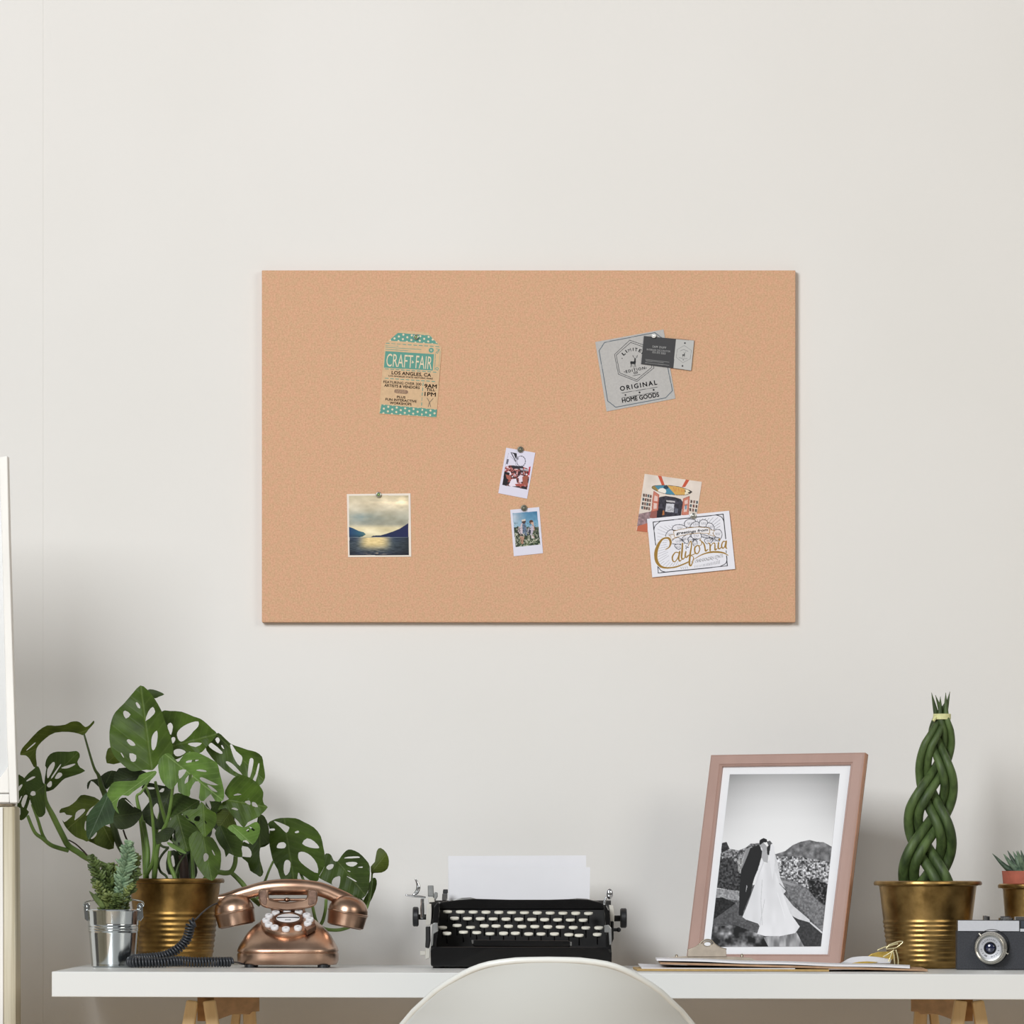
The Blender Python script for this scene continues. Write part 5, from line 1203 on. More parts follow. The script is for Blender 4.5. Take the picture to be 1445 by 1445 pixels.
q = MB(); q.tube([zP('H', 583, 410, YH), zP('H', 735, 411, YH), zP('H', 905, 410, YH)], 0.0022, 10); q.ball(zP('H', 738, 411, YH - 0.002), 0.0042, 14, sc=(1.2, 1, 0.8)); q.build('hook_switch', M_COP, ph, smooth=True)
# handset
cl = [(430, 345, 55), (480, 330, 56), (560, 315, 61), (650, 307, 66), (735, 305, 68), (830, 306, 67), (920, 311, 63), (1010, 324, 60), (1080, 347, 60), (1150, 378, 64), (1220, 416, 70), (1270, 450, 70)]
top = [(180, 372), (300, 330)]
lft = [(205, 406, 36), (285, 386, 50), (360, 364, 54)]
allp = lft + cl
p3 = catmull([np.array([*zP('H', x, y, YH), r_ / 5.898 * S(YH)]) for x, y, r_ in allp], 5, False)
q = MB(); q.tube([Vector(p[:3]) for p in p3], [p[3] for p in p3], 24, sx=0.72); hs_o = q.build('handset', M_COP, ph, smooth='all')
for (cx_, cy_, ax, R_, ln, rb2, nm) in ((300, 512, (-0.19, 0, 0.98), 170, 118, 158, 'mouthpiece'), (1243, 522, (0.19, 0, 0.98), 170, 118, 155, 'earpiece')):
    c = zP('H', cx_, cy_, YH); k = 1 / 5.898 * S(YH)
    A = Vector(ax)
    q = MB()
    prof = [(rb2*k*0.9, -ln*k + 0.0006), (rb2*k*0.99, -ln*k + 0.002), (R_*k*0.965, -10*k), (R_*k*0.985, -3*k), (R_*k*1.005, 0), (R_*k*1.005, 6*k), (R_*k*0.97, 12*k)]
    for i in range(1, 13):
        a = (PI / 2) * i / 12
        prof.append((max(0.0002, R_*k*0.97*math.cos(a) ** 0.9), 12*k + 136*k*math.sin(a)))
    q.lathe(prof, c, A, n=56); q.build(nm, M_COP, hs_o, smooth=30)
    q = MB(); q.lathe([(0.0001, 0.0), (rb2*k*0.86, 0.0), (rb2*k*0.86, 0.0012)], c - A * (ln*k + 0.0002), A, n=40, close=True); q.build('cap', M_COPD, hs_o, smooth=True)
q = MB(); q.tube([zP('H', 168, 400, YH), zP('H', 215, 395, YH), zP('H', 300, 372, YH)], [0.0058, 0.0066, 0.0072], 14); q.build('cord_socket', M_COP, hs_o, smooth=True)
# coiled cord
def cordpath(pts): return [Vector(v) for v in catmull([np.array(zP('I', x, y, Y)) for x, y, Y in pts], 10, False)]
kz = P(0, 1362, 0.44).z
thin = cordpath([(1310, 545, YH), (1250, 570, 0.50), (1190, 615, 0.47), (1140, 665, 0.45), (1100, 690, 0.44)])
rc = 6.4 * S(0.44)
def onz(p): return Vector((p.x, p.y, max(p.z, deskz(p.x) + rc + 0.0016)))
coil = [onz(p) for p in cordpath([(1128, 690, 0.436), (1098, 712, 0.436), (1085, 770, 0.437), (1060, 830, 0.438), (1000, 890, 0.437), (900, 940, 0.435), (790, 955, 0.43), (690, 965, 0.415), (655, 985, 0.398), (700, 990, 0.386), (800, 990, 0.383), (920, 985, 0.385), (1020, 978, 0.392), (1110, 985, 0.396), (1230, 985, 0.40), (1330, 985, 0.405), (1400, 985, 0.412)])]
# resample evenly
d_ = [0]
for i in range(1, len(coil)): d_.append(d_[-1] + (coil[i] - coil[i-1]).length)
turns = d_[-1] / (4.2 * S(0.44)); seg = 11; n = int(turns * seg)
hel = []
nr = Vector((0, 0, 1))
A_ = np.array([tuple(c) for c in coil])
for i in range(n + 1):
    t = d_[-1] * i / n
    c = Vector([np.interp(t, d_, A_[:, k]) for k in range(3)])
    c2 = Vector([np.interp(min(t + 0.002, d_[-1]), d_, A_[:, k]) for k in range(3)]); c1 = Vector([np.interp(max(t - 0.002, 0), d_, A_[:, k]) for k in range(3)])
    T_v = (c2 - c1).normalized(); nr = (nr - T_v * nr.dot(T_v)).normalized(); bi = T_v.cross(nr)
    a = 2 * PI * i / seg
    hel.append(c + nr * math.cos(a) * rc * 0.88 + bi * math.sin(a) * rc * 0.88)
tail = cordpath([(1400, 985, 0.412), (1440, 988, 0.425), (1490, 1000, 0.445), (1530, 1002, 0.46)])
q = MB(); q.tube(hel, 1.85 * S(0.44), 6, cap=True); q.tube(thin, 0.0013, 8); q.tube([Vector((p.x, p.y, max(p.z, deskz(p.x) + 0.003))) for p in tail], 0.0013, 8)
q.build('coiled_cord', mat('black cord', (46, 49, 54), 0.33, nscale=60, var=0.1), ph, smooth='all')

# ================================================================== TYPEWRITER
Y1 = 0.44
tc0 = P(735, 0, Y1).x; zt0 = deskz(tc0)
ty = thing('typewriter', Vector((tc0, 0.56, zt0)), 'antique black manual typewriter with round white keys and a chrome carriage lever', 'typewriter')
M_JAP = mat('black japanned enamel', (15, 15, 16), 0.16, nscale=50, var=0.2, spec=0.4, coat=0.3)
M_INN = mat('black machinery', (15, 14, 14), 0.6, nscale=80, var=0.3)
M_CHR = mat('chrome', (214, 216, 218), 0.14, 1.0, nscale=20, var=0.05)
M_STL = mat('dull steel', (150, 151, 150), 0.35, 0.9, nscale=60, var=0.15)
M_IVO = mat('ivory painted bar', (206, 202, 192), 0.5, nscale=60, var=0.06)
M_KEY = mat('glass key top', (244, 241, 226), 0.22, nscale=400, var=0.05, coat=0.4)
M_GAP = mat('rubber platen', (30, 30, 30), 0.6, nscale=60, var=0.1)
kk = lambda *pts: [zp('K', x, y) for x, y in pts]
def py_floor(Y): return HY + (CZ - zt0 - 0.0015) * F / (D + Y)
yb = py_floor(Y1)
# front apron with rounded ends, side cheeks and tray
q = MB(); q.prism([(607.5, 1341), (611, 1337), (618, 1336.2), (853, 1336.8), (860, 1339), (863.3, 1344), (863.2, yb - 5), (861, yb - 1.5), (610, yb - 1.5), (607.8, yb - 4)], Y1, Y1 + 0.016); q.build('apron', M_JAP, ty, smooth=40, bevel=0.003)
for sg, pts in ((-1, [(607.6, 1342), (610, 1310), (612, 1280), (617, 1273.5), (620.5, 1273.5), (619, 1300), (617, 1320), (616, 1340), (616, yb - 2), (608, yb - 2)]), (1, [(863, 1344), (861.5, 1310), (860, 1284), (856, 1276.5), (852, 1276), (854, 1300), (855.5, 1322), (856, 1340), (856, yb - 2), (862.5, yb - 2)])):
    q = MB(); q.prism(pts, Y1 + 0.004, Y1 + 0.27); q.build('side_panel', M_JAP, ty, bevel=0.002)
q = MB(); q.prism([(612, yb - 7), (860, yb - 7), (860, yb - 3), (612, yb - 3)], Y1 + 0.01, Y1 + 0.27); q.build('base_tray', M_INN, ty)
for (x, dy) in ((612, 0.01), (846, 0.01), (614, 0.24), (846, 0.24)):
    q = MB(); c = P(x + 7, 0, Y1 + 0.02); q.lathe([(0.009, 0), (0.0085, 0.008)], (c.x, Y1 + 0.02 + dy, deskz(c.x) + 0.0002), n=16); q.build('foot', M_BLK, ty, smooth=True)
# dark well wall behind the keys and the cover above it
q = MB(); q.prism([(616, 1281), (856, 1281), (857, yb - 4), (615, yb - 4)], Y1 + 0.150, Y1 + 0.156); q.build('key_well', M_INN, ty)
cover = [(617, 1284), (618.5, 1277), (623, 1273), (640, 1270.5), (668, 1268.3), (720, 1269.6), (775, 1269.6), (810, 1268.6), (830, 1269.5), (848, 1273.5), (855, 1277), (857, 1284)]
q = MB(); q.prism(cover, Y1 + 0.148, Y1 + 0.20); q.build('top_cover', M_JAP, ty, smooth=30, bevel=0.002)
q = MB(); q.prism([(636, 1270.6), (652, 1267), (664, 1266.4), (672, 1268.4), (650, 1271.5)], Y1 + 0.155, Y1 + 0.19); q.build('ribbon_cover', M_STL, ty, smooth=30, bevel=0.001)
q = MB(); q.prism([(804, 1268.6), (814, 1267.6), (828, 1268.4), (846, 1272.5), (836, 1272.8)], Y1 + 0.155, Y1 + 0.19); q.build('ribbon_cover', M_STL, ty, smooth=30, bevel=0.001)
# space bar on two short arms
q = MB(); q.prism([(667, 1327.5), (670, 1326.3), (802, 1327.5), (805.5, 1329), (805.5, 1335.2), (802, 1337), (670, 1336), (667, 1334.5)], Y1 + 0.018, Y1 + 0.032); q.build('space_bar', M_JAP, ty, smooth=40, bevel=0.0015)
q = MB(); q.prism([(665.2, 1326.5), (668, 1326.5), (668, 1331.5), (666, 1331.5)], Y1 + 0.017, Y1 + 0.034); q.build('space_bar_bracket', M_CHR, ty)
q = MB(); q.prism([(804.4, 1329), (806.8, 1329), (806.8, 1334.6), (804.4, 1334.6)], Y1 + 0.017, Y1 + 0.034); q.build('space_bar_bracket', M_CHR, ty)
rows = [([(631.5 + 18.1 * i, 1286.6 + 0.22 * i) for i in range(12)], 0.118), ([(641.4 + 18.16 * i, 1296.0 + 0.25 * i) for i in range(11)], 0.092),
        ([(624.5, 1309), (645, 1306), (664, 1308.6), (683.5, 1306.6), (700, 1306.8), (717.6, 1307.2), (736.5, 1307.6), (754.7, 1307.6), (773, 1308), (790.6, 1308.2), (809, 1309), (826.8, 1309.4), (845, 1309.4)], 0.066),
        ([(630.6, 1317.2), (654, 1315.4), (672.7, 1316), (691.4, 1317.6), (710.6, 1317.2), (727.3, 1317), (746, 1318), (763.5, 1318), (782.4, 1318), (802.7, 1319), (817.3, 1320), (843, 1318.8)], 0.040)]
rng = random.Random(3)
for ri, (keys, dy) in enumerate(rows):
    for (x, y) in keys:
        Y = Y1 + dy; c = P(x, y, Y); r_ = 6.5 * S(Y)
        kt = math.radians(11 + rng.uniform(-2, 2)); ax = Vector((0, -math.sin(kt), math.cos(kt)))
        q = MB(); q.lathe([(r_ * 0.7, -0.0020), (r_ * 0.8, -0.0014)], c, ax, n=20, close=True, mi=0)
        q.lathe([(r_ * 0.8, -0.0014), (r_ * 0.97, -0.0012), (r_, -0.0004), (r_, 0.0008), (r_ * 0.93, 0.0015), (r_ * 0.5, 0.0018), (0.0001, 0.0019)], c, ax, n=20, mi=1, start=False)
        zlow = P(0, min(y + 14, 1334), Y).z
        q.tube([c + Vector((0, 0.001, -0.001)), Vector((c.x, Y + 0.004, max(zlow, zt0 + 0.012)))], 0.0011, 6, mi=0)
        q.build('key', [M_CHR, M_KEY], ty, smooth=30)
# carriage: platen, rails, knobs, levers
YC_ = Y1 + 0.225
q = MB(); pa, pb = P(606, 1284, YC_), P(862, 1284, YC_); q.tube([pa, pa.lerp(pb, 0.5), pb], 13.5 * S(YC_), 28); q.build('platen', M_GAP, ty, smooth=30)
q = MB(); q.prism([(604, 1292), (864, 1292), (864, 1304), (604, 1304)], YC_ + 0.0, YC_ + 0.025); q.build('carriage_rail', M_STL, ty, bevel=0.001)
YK = Y1 + 0.20
q = MB(); q.prism(kk((360,730),(412,725),(418,790),(415,900),(405,985),(350,985),(352,850)), YK - 0.03, YK + 0.05); q.build('end_plate', M_IVO, ty, bevel=0.001)
q = MB(); q.prism([(859.5, 1277), (865.5, 1277.5), (867, 1290), (866.5, 1305), (862, 1332), (860, 1332), (861, 1300)], YK - 0.03, YK + 0.05); q.build('end_plate', M_IVO, ty, bevel=0.001)
for (ca, cb, R_) in ((582.4, 590.8, 14), (875.2, 884.4, 14)):
    yk = 1293.5 if ca < 700 else 1295.5
    a, b_ = P(ca, yk, YC_), P(cb, yk, YC_); k = R_ * S(YC_); Ln = b_.x - a.x
    q = MB(); q.lathe([(0.0002, 0), (k*0.88, 0), (k, 0.0016), (k, Ln - 0.0016), (k*0.88, Ln), (0.0002, Ln)], a, (1, 0, 0), n=36); q.build('platen_knob', M_BLK, ty, smooth=30)
q = MB(); q.tube([P(590, 1294, YC_), P(606, 1294, YC_)], 0.0042, 14); q.build('platen_shaft', M_INN, ty, smooth=True)
q = MB(); q.tube([P(862, 1296, YC_), P(876, 1296, YC_)], 0.0046, 14); q.build('platen_shaft', M_INN, ty, smooth=True)
YL = Y1 + 0.17
Lp = lambda pts, Y: [Vector(v) for v in catmull([np.array(zP('K', x, y, Y)) for x, y in pts], 6, False)]
q = MB(); q.tube(Lp([(345, 650), (290, 640), (200, 634), (105, 620)], YL), [0.0014, 0.0018, 0.0020, 0.0012], 10)
q.tube(Lp([(190, 632), (235, 590), (258, 530), (245, 470), (220, 430)], YL), [0.0018, 0.0030, 0.0032, 0.0020, 0.0009], 12, sx=0.6); q.build('return_lever', M_CHR, ty, smooth='all')
q = MB(); q.prism(kk((285,660),(325,655),(330,820),(322,905),(285,905),(278,780)), YL, YL + 0.02); q.build('lever_bracket', M_CHR, ty, bevel=0.0015)
q = MB(); q.prism(kk((370,505),(440,505),(445,640),(372,640)), YL, YL + 0.014); q.build('margin_stop', M_STL, ty, bevel=0.001)
q = MB(); q.prism(kk((455,585),(490,590),(490,640),(460,690),(430,640)), YL + 0.002, YL + 0.01); q.build('margin_stop', M_STL, ty, bevel=0.001)
q = MB(); q.prism(kk((375,650),(450,655),(455,705),(378,712)), YL, YL + 0.02); q.build('carriage_end', M_IVO, ty, bevel=0.001)
q = MB(); q.prism(kk((545,600),(610,600),(608,668),(600,690),(540,690)), YL, YL + 0.012); q.build('paper_guide', M_CHR, ty, bevel=0.001)
q = MB(); q.prism(kk((555,552),(612,552),(612,600),(550,600)), YL + 0.001, YL + 0.011); q.build('guide_tip', M_BLK, ty, bevel=0.001)
q = MB(); q.tube([P(852, 1281, YL), P(853.5, 1272, YL), P(855.5, 1266, YL)], [0.0022, 0.0018, 0.0016], 10); q.ball(P(860.3, 1261.5, YL), 0.0056, 16, sc=(0.9, 0.5, 1.45)); q.build('release_lever', M_CHR, ty, smooth=True)
q = MB(); q.prism([(854.8, 1283), (858, 1283), (859.5, 1308), (855.5, 1308)], Y1 + 0.12, Y1 + 0.14); q.build('edge_highlight', M_STL, ty, bevel=0.001)  # grey strips drawn as highlights along the enamel edges
q = MB(); q.prism([(852.5, 1306), (859, 1304.6), (863, 1310), (863.5, 1332), (860, 1334), (858.6, 1316), (853, 1316)], Y1 + 0.002, Y1 + 0.016); q.build('edge_highlight', M_STL, ty, bevel=0.001)
q = MB(); q.prism([(610.3, 1304), (613, 1301.8), (617.8, 1302), (618.5, 1314), (612, 1318), (611, 1334), (607.8, 1336)], Y1 + 0.002, Y1 + 0.016); q.build('edge_highlight', M_STL, ty, bevel=0.001)
q = MB(); q.prism([(600.5, 1339), (607, 1338.2), (606.6, 1352), (600.3, 1354)], Y1 + 0.05, Y1 + 0.07); q.prism([(593, 1342), (600.5, 1342), (600.5, 1348), (593, 1348.5)], Y1 + 0.052, Y1 + 0.068); q.build('latch', M_IVO, ty, bevel=0.001)
q = MB(); q.prism(kk((345,1000),(395,1000),(400,1170),(385,1260),(340,1250),(345,1150)), Y1 + 0.09, Y1 + 0.15); q.build('frame_side', M_INN, ty, bevel=0.001)
q = MB(); q.prism([(862.4, 1300), (866, 1300), (866, 1325), (862.6, 1333)], Y1 + 0.09, Y1 + 0.15); q.build('frame_side', M_INN, ty, bevel=0.001)
q = MB(); q.tube([P(864, 1312, Y1+0.12), P(872, 1312, Y1+0.12)], 0.0026, 12); q.ball(P(873, 1312, Y1+0.12), 0.0036, 12); q.build('shift_knob', M_BLK, ty, smooth=True)

# two sheets of paper standing in the carriage
M_PAP = mat('white paper', (225, 225, 229), 0.85, nscale=20, var=0.012)
def sheet(name, pts, Ya, Yb_, label):
    """paper sheet; bottom edge at depth Ya, top edge leaning to Yb_"""
    q = MB(); ys_ = [p[1] for p in pts]; lo, hi = min(ys_), max(ys_)
    f_ = []
    for (x, y) in pts:
        t = (hi - y) / (hi - lo); f_.append(P(x, y, Ya + (Yb_ - Ya) * t ** 1.4))
    n = len(f_)
    bk_ = [v + Vector((0, 0.0004, 0)) for v in f_]
    q.add(f_ + bk_, [tuple(range(n)), tuple(range(2*n-1, n-1, -1))] + [(i, (i+1) % n, (i+1) % n + n, i + n) for i in range(n)])
    c = sum(f_, Vector()) / n
    return tag(q.build(name, M_PAP, origin=c), label, 'paper', 'sheets of paper in the typewriter')
YQ = Y1 + 0.208
sheet('sheet_of_paper', [(632.5, 1207.8), (827, 1207), (827.6, 1278), (633, 1278)], Y1 + 0.2065, Y1 + 0.236, 'taller white sheet of paper standing behind the typewriter carriage')
sheet('sheet_of_paper', [(633.6, 1224), (832.8, 1223.6), (832, 1276), (634, 1276)], Y1 + 0.2032, Y1 + 0.217, 'shorter white sheet of paper in front, sticking out right of the taller sheet')

# ================================================================== PICTURE FRAME
YR, YLf = 0.52, 0.63
lean = 0.066
BR, TR, TL, BL = (1185, 1360.5), (1220.5, 1062), (1003.5, 1065.5), (967.5, 1362)
pBR, pTR, pTL, pBL = P(*BR, YR), P(*TR, YR + lean), P(*TL, YLf + lean), P(*BL, YLf)
fn = ((pBR - pBL).cross(pTL - pBL)).normalized()
if fn.y > 0: fn = -fn
# settle the foot on the desk: extend the lower edge straight down the leaning plane
fu = (pBR - pBL).normalized(); fv = (pTL - pBL).normalized()
dropR = (pBR.z - deskz(pBR.x) - 0.0045) / fv.z; dropL = (pBL.z - deskz(pBL.x) - 0.0045) / fv.z
pBR2, pBL2 = pBR - fv * dropR, pBL - fv * dropL
fr = thing('photo_frame', (pBR2 + pBL2) / 2 + Vector((0, 0, 0)), 'dusty pink photo frame with a black and white wedding picture, leaning on the desk', 'photo frame')
M_FRM = mat('dusty pink lacquer', (174, 143, 132), 0.45, nscale=40, var=0.04, stretch=(1, 1, 0.2))
M_FRE = mat('copper edge', (192, 142, 112), 0.4, 0.3, nscale=40, var=0.1)
M_MAT = mat('white mount board', (236, 237, 240), 0.8, nscale=60, var=0.008)
hitF = plane_hit(tuple(pBL), tuple(fn))
def on_frame(px, py): return Vector(hitF(np.array([px]), np.array([py]))[0].tolist())
inn = [on_frame(*zp('L', 330, 152)), on_frame(*zp('L', 1205, 140)), on_frame(*zp('M', 275, 463)), on_frame(*zp('L', 196, 1400))]   # TL TR BR BL
inn[3] = on_frame(*zp('L', 187, 1426))
out_ = [pTL, pTR, pBR2, pBL2]
q = MB()
for i in range(4):
    o0, o1, i0, i1 = out_[i], out_[(i+1) % 4], inn[i], inn[(i+1) % 4]
    def sec(o_, i_): return [o_ - fn * 0.011, o_, o_.lerp(i_, 0.12) + fn * 0.0018, o_.lerp(i_, 0.80) + fn * 0.0018, o_.lerp(i_, 0.86) + fn * 0.0002, o_.lerp(i_, 0.92) + fn*0.0006, i_ - fn * 0.0012, i_ - fn * 0.006, i_ - fn * 0.011]
    A_, B_ = sec(o0, i0), sec(o1, i1); n = len(A_)
    q.add(A_ + B_, [(k, k + 1, n + k + 1, n + k) for k in range(n - 1)] + [(n - 1, 0, n, 2*n - 1)])
q.build('frame', M_FRM, fr)
q = MB(); back = [v - fn * 0.0112 for v in out_]; b2_ = [v - fn * 0.0135 for v in out_]
q.hexa(b2_ + back); q.build('backing_board', mat('brown backing card', (120, 92, 70), 0.8, nscale=40, var=0.15), fr)
for (a, b_) in ((pTR, pBR2), (pTL, pBL2)):
    e_ = MB()
    sgn = 1 if a is pTR else -1
    w_ = fu * (0.0006 * sgn)
    e_.hexa([b_ - fn*0.011, b_ - fn*0.001, b_ - fn*0.001 + w_, b_ - fn*0.011 + w_, a - fn*0.011, a - fn*0.001, a - fn*0.001 + w_, a - fn*0.011 + w_])
    e_.build('frame_edge', M_FRE, fr)
st = MB(); mid = (pTL + pTR) / 2 * 0.45 + (pBL2 + pBR2) / 2 * 0.55; ftp = (pBL2 + pBR2) / 2 - fn * 0.10; ftp.z = deskz(ftp.x) + 0.002
w_ = fu * 0.025
st.hexa([ftp - w_, ftp + w_, ftp + w_ - fn*0.003, ftp - w_ - fn*0.003, mid - w_*0.6 - fn*0.0145, mid + w_*0.6 - fn*0.0145, mid + w_*0.6 - fn*0.0175, mid - w_*0.6 - fn*0.0175]); st.build('easel_stand', mat('brown backing card', (120, 92, 70)), fr)
q = MB(); mt = [v - fn * 0.0055 for v in inn]
q.add(mt, [(0, 3, 2, 1)]); q.build('mount', M_MAT, fr)
g = lambda v: np.array([v, v, v * 1.01 + 1], float)
def p_wed(p):
    Z = p.Z
    n1 = vnoise(Z, 30, 101, 3); n2 = vnoise(Z, 12, 103, 2); n3 = vnoise(Z, 55, 105, 3); n4 = vnoise(Z, 9, 107, 2)
    t = (Z[:,1] - 70) / 520
    v = np.interp(t, [0, 0.15, 0.4, 0.7, 1], [172, 196, 218, 232, 236]) - 26 * np.clip(np.abs(Z[:,0] - 560) / 430, 0, 1) ** 2.2 * np.interp(t, [0, 0.6, 1], [1.2, 1, 0.4])
    p.C[:] = np.stack([v, v, v * 1.0 + 1], 1)
    def region(poly, vals):
        m_ = inpoly(Z, poly); p.put(m_, np.stack([vals, vals, vals * 1.01 + 1], 1))
    # ground and hillside
    region([(20, 1000), (560, 900), (960, 1000), (960, 1430), (0, 1430)], 96 + 90 * (n2 - 0.5))
    region([(515, 700), (600, 672), (660, 625), (720, 600), (790, 585), (850, 600), (900, 602), (970, 640), (960, 820), (510, 760)], 112 + 110 * (n1 - 0.5) + 40 * (vnoise(Z, 40, 111, 2, ax=0.4) - 0.5))
    region([(510, 715), (700, 715), (960, 760), (945, 1000), (720, 950), (560, 870)], np.clip(134 + 330 * (n2 - 0.5), 26, 244))
    region([(545, 870), (650, 900), (760, 960), (900, 1100), (905, 1310), (640, 1040)], 118 + 80 * (n2 - 0.5))
    region([(770, 900), (850, 880), (940, 940), (920, 1100), (840, 1050), (790, 980)], np.clip(58 + 240 * (n2 - 0.56), 18, 210))
    region([(540, 905), (600, 905), (700, 940), (650, 945)], np.full(len(Z), 150.0))
    # left bushes and path
    region([(95, 612), (140, 600), (165, 655), (100, 690)], 52 + 60 * (n2 - 0.5))
    region([(90, 690), (170, 655), (235, 668), (300, 640), (330, 612), (400, 610), (400, 830), (80, 820)], np.clip(116 + 240 * (n2 - 0.5), 30, 215))
    region([(85, 735), (180, 720), (240, 800), (330, 900), (240, 990), (65, 960), (75, 810)], np.clip(56 + 110 * (n2 - 0.5), 18, 140))
    region([(60, 965), (240, 985), (240, 1060), (50, 1040)], 150 + 90 * (n2 - 0.5))
    region([(45, 1040), (110, 1035), (210, 1080), (130, 1150), (30, 1215)], 36 + 50 * (n2 - 0.5))
    region([(30, 1215), (210, 1085), (290, 1190), (390, 1240), (470, 1430), (10, 1430)], 86 + 46 * (n2 - 0.5))
    region([(15, 1270), (200, 1250), (470, 1350), (475, 1425), (10, 1425)], np.clip(66 + 340 * (n3 - 0.5), 24, 205))
    # shadowed path right of the train
    region([(625, 1160), (720, 1180), (890, 1310), (885, 1425), (740, 1425), (680, 1300)], 58 + 34 * (n2 - 0.5))
    # veil blown to the right and long train
    region([(505, 640), (540, 760), (560, 880), (610, 990), (590, 1010), (660, 1100), (790, 1210), (800, 1235), (700, 1205), (600, 1150), (480, 1000), (470, 760)], 214 + 26 * (n1 - 0.5))
    p.line([(545, 915), (610, 985), (590, 1010)], 5, g(60)); p.line([(800, 1235), (890, 1312)], 12, g(214))
    region([(430, 1350), (520, 1330), (690, 1310), (750, 1425), (470, 1425)], 150 + 120 * (vnoise(Z, 26, 113, 2, ax=0.35) - 0.5))
    dress = [(415, 740), (450, 770), (480, 740), (530, 850), (580, 1000), (640, 1160), (715, 1265), (680, 1315), (560, 1340), (440, 1338), (380, 1320), (400, 1260), (385, 1240), (300, 1215), (265, 1190), (310, 1080), (360, 940), (390, 800)]
    region(dress, 226 + 30 * (vnoise(Z, 60, 115, 2, ax=0.3) - 0.5))
    p.line([(420, 900), (410, 1060), (420, 1250)], 6, g(206)); p.line([(440, 1050), (400, 1260)], 5, g(204)); p.line([(540, 1000), (600, 1200)], 5, g(238)); p.line([(300, 1215), (385, 1245)], 7, g(70))
    p.poly([(418, 660), (460, 650), (470, 700), (462, 765), (430, 755), (405, 700)], g(176)); p.line([(430, 760), (395, 850), (372, 930)], 11, g(216))
    p.poly([(455, 640), (500, 610), (490, 660), (475, 705), (460, 700)], g(40)); p.poly([(490, 600), (515, 640), (520, 760), (500, 900), (480, 760), (475, 700)], g(228))
    p.poly([(455, 600), (480, 590), (500, 615), (470, 630)], g(90))
    # groom
    p.poly([(300, 660), (395, 622), (420, 660), (412, 730), (385, 820), (360, 880), (345, 930), (330, 1010), (300, 1080), (275, 1140), (268, 1180), (235, 1175), (240, 1080), (240, 990), (250, 870), (240, 850), (265, 770), (285, 700)], g(33))
    p.poly([(295, 655), (330, 640), (300, 720), (270, 790), (240, 850), (230, 780), (270, 720)], g(176), 0.75); p.put(inpoly(Z, [(225, 735), (270, 740), (250, 850), (230, 830)]), np.stack([150 + 130*(n2-0.5)]*3, 1))
    p.poly([(296, 935), (304, 950), (290, 1000)], g(170))
    p.poly([(400, 620), (430, 605), (460, 640), (440, 680), (415, 670)], g(168)); p.poly([(396, 612), (402, 585), (430, 570), (455, 580), (462, 602), (430, 605), (404, 625)], g(30)); p.poly([(408, 640), (420, 650), (424, 672), (410, 660)], g(220))
hitP = plane_hit(tuple(pBL - fn * 0.0046), tuple(fn))
card('photo_print', 'Wd', [(166, 70), (1028, 65), (880, 1420), (12, 1424)], hitP, (200, 200, 202), p_wed, dens=2.1, material=attr_mat('photo paper', 0.6, 0.0), parent=fr)

# ================================================================== CLIPBOARDS, PAPERS, CLIP, CARD
M_HB = mat('brown hardboard', (168, 134, 104), 0.7, nscale=120, var=0.12)
M_HBY = mat('ochre card', (176, 146, 92), 0.7, nscale=120, var=0.1)
def slab(name, corners, th, material, label=None, cat=None, group=None, bevel=0.0004, parent=None):
    q = MB(); up = Vector((0, 0, th)); c = [Vector(v) for v in corners]
    q.hexa(c + [v + up for v in c])
    o = q.build(name, material, parent, None if parent else sum(c, Vector()) / 4, bevel=bevel)
    if label: tag(o, label, cat, group)
    return o
def deskp(px, Y, h=0.0): 
    p = P(px, 0, Y); return Vector((p.x, Y, deskz(p.x) + h))
Ya, Yz = 0.20, 0.42
cb = thing('clipboard', deskp(1040, 0.31), 'lower brown clipboard lying flat on the desk below the photo frame', 'clipboard', 'clipboards in front of the photo frame')
slab('board', [deskp(899, Ya, 0.0004), deskp(1170, Ya, 0.0004), deskp(1168, Yz, 0.0004), deskp(893, Yz, 0.0004)], 0.0030, M_HBY, parent=cb)
def curl_sheet(name, x0, x1, Y0_, Y1_, hfun, label, material=M_PAP, thick=0.0012, skew=4):
    n = 24; V = []; q = MB()
    for i in range(n + 1):
        t = i / n
        for (Y, zz) in ((Y0_, 0), (Y1_, 0), (Y1_, thick), (Y0_, thick)):
            px = x0 + (x1 - x0) * t - (skew if Y == Y1_ else 0) * (1 - t)
            p = deskp(px, Y, hfun(t, (Y - Y0_) / (Y1_ - Y0_)) + zz); V.append(p)
    fs = [(4*i+k, 4*i+(k+1) % 4, 4*i+4+(k+1) % 4, 4*i+4+k) for i in range(n) for k in range(4)] + [(0, 3, 2, 1), (4*n, 4*n+1, 4*n+2, 4*n+3)]
    q.add(V, fs)
    return tag(q.build(name, material, origin=sum(V, Vector()) / len(V)), label, 'paper', 'papers on the clipboards')
curl_sheet('sheet_of_paper', 905.5, 1122, Ya + 0.004, Yz - 0.006, lambda t, s_: 0.0036 + 0.0035 * (1 - t) ** 3 * s_, 'white sheet of paper on the lower clipboard with a raised left corner', thick=0.0012, skew=5)
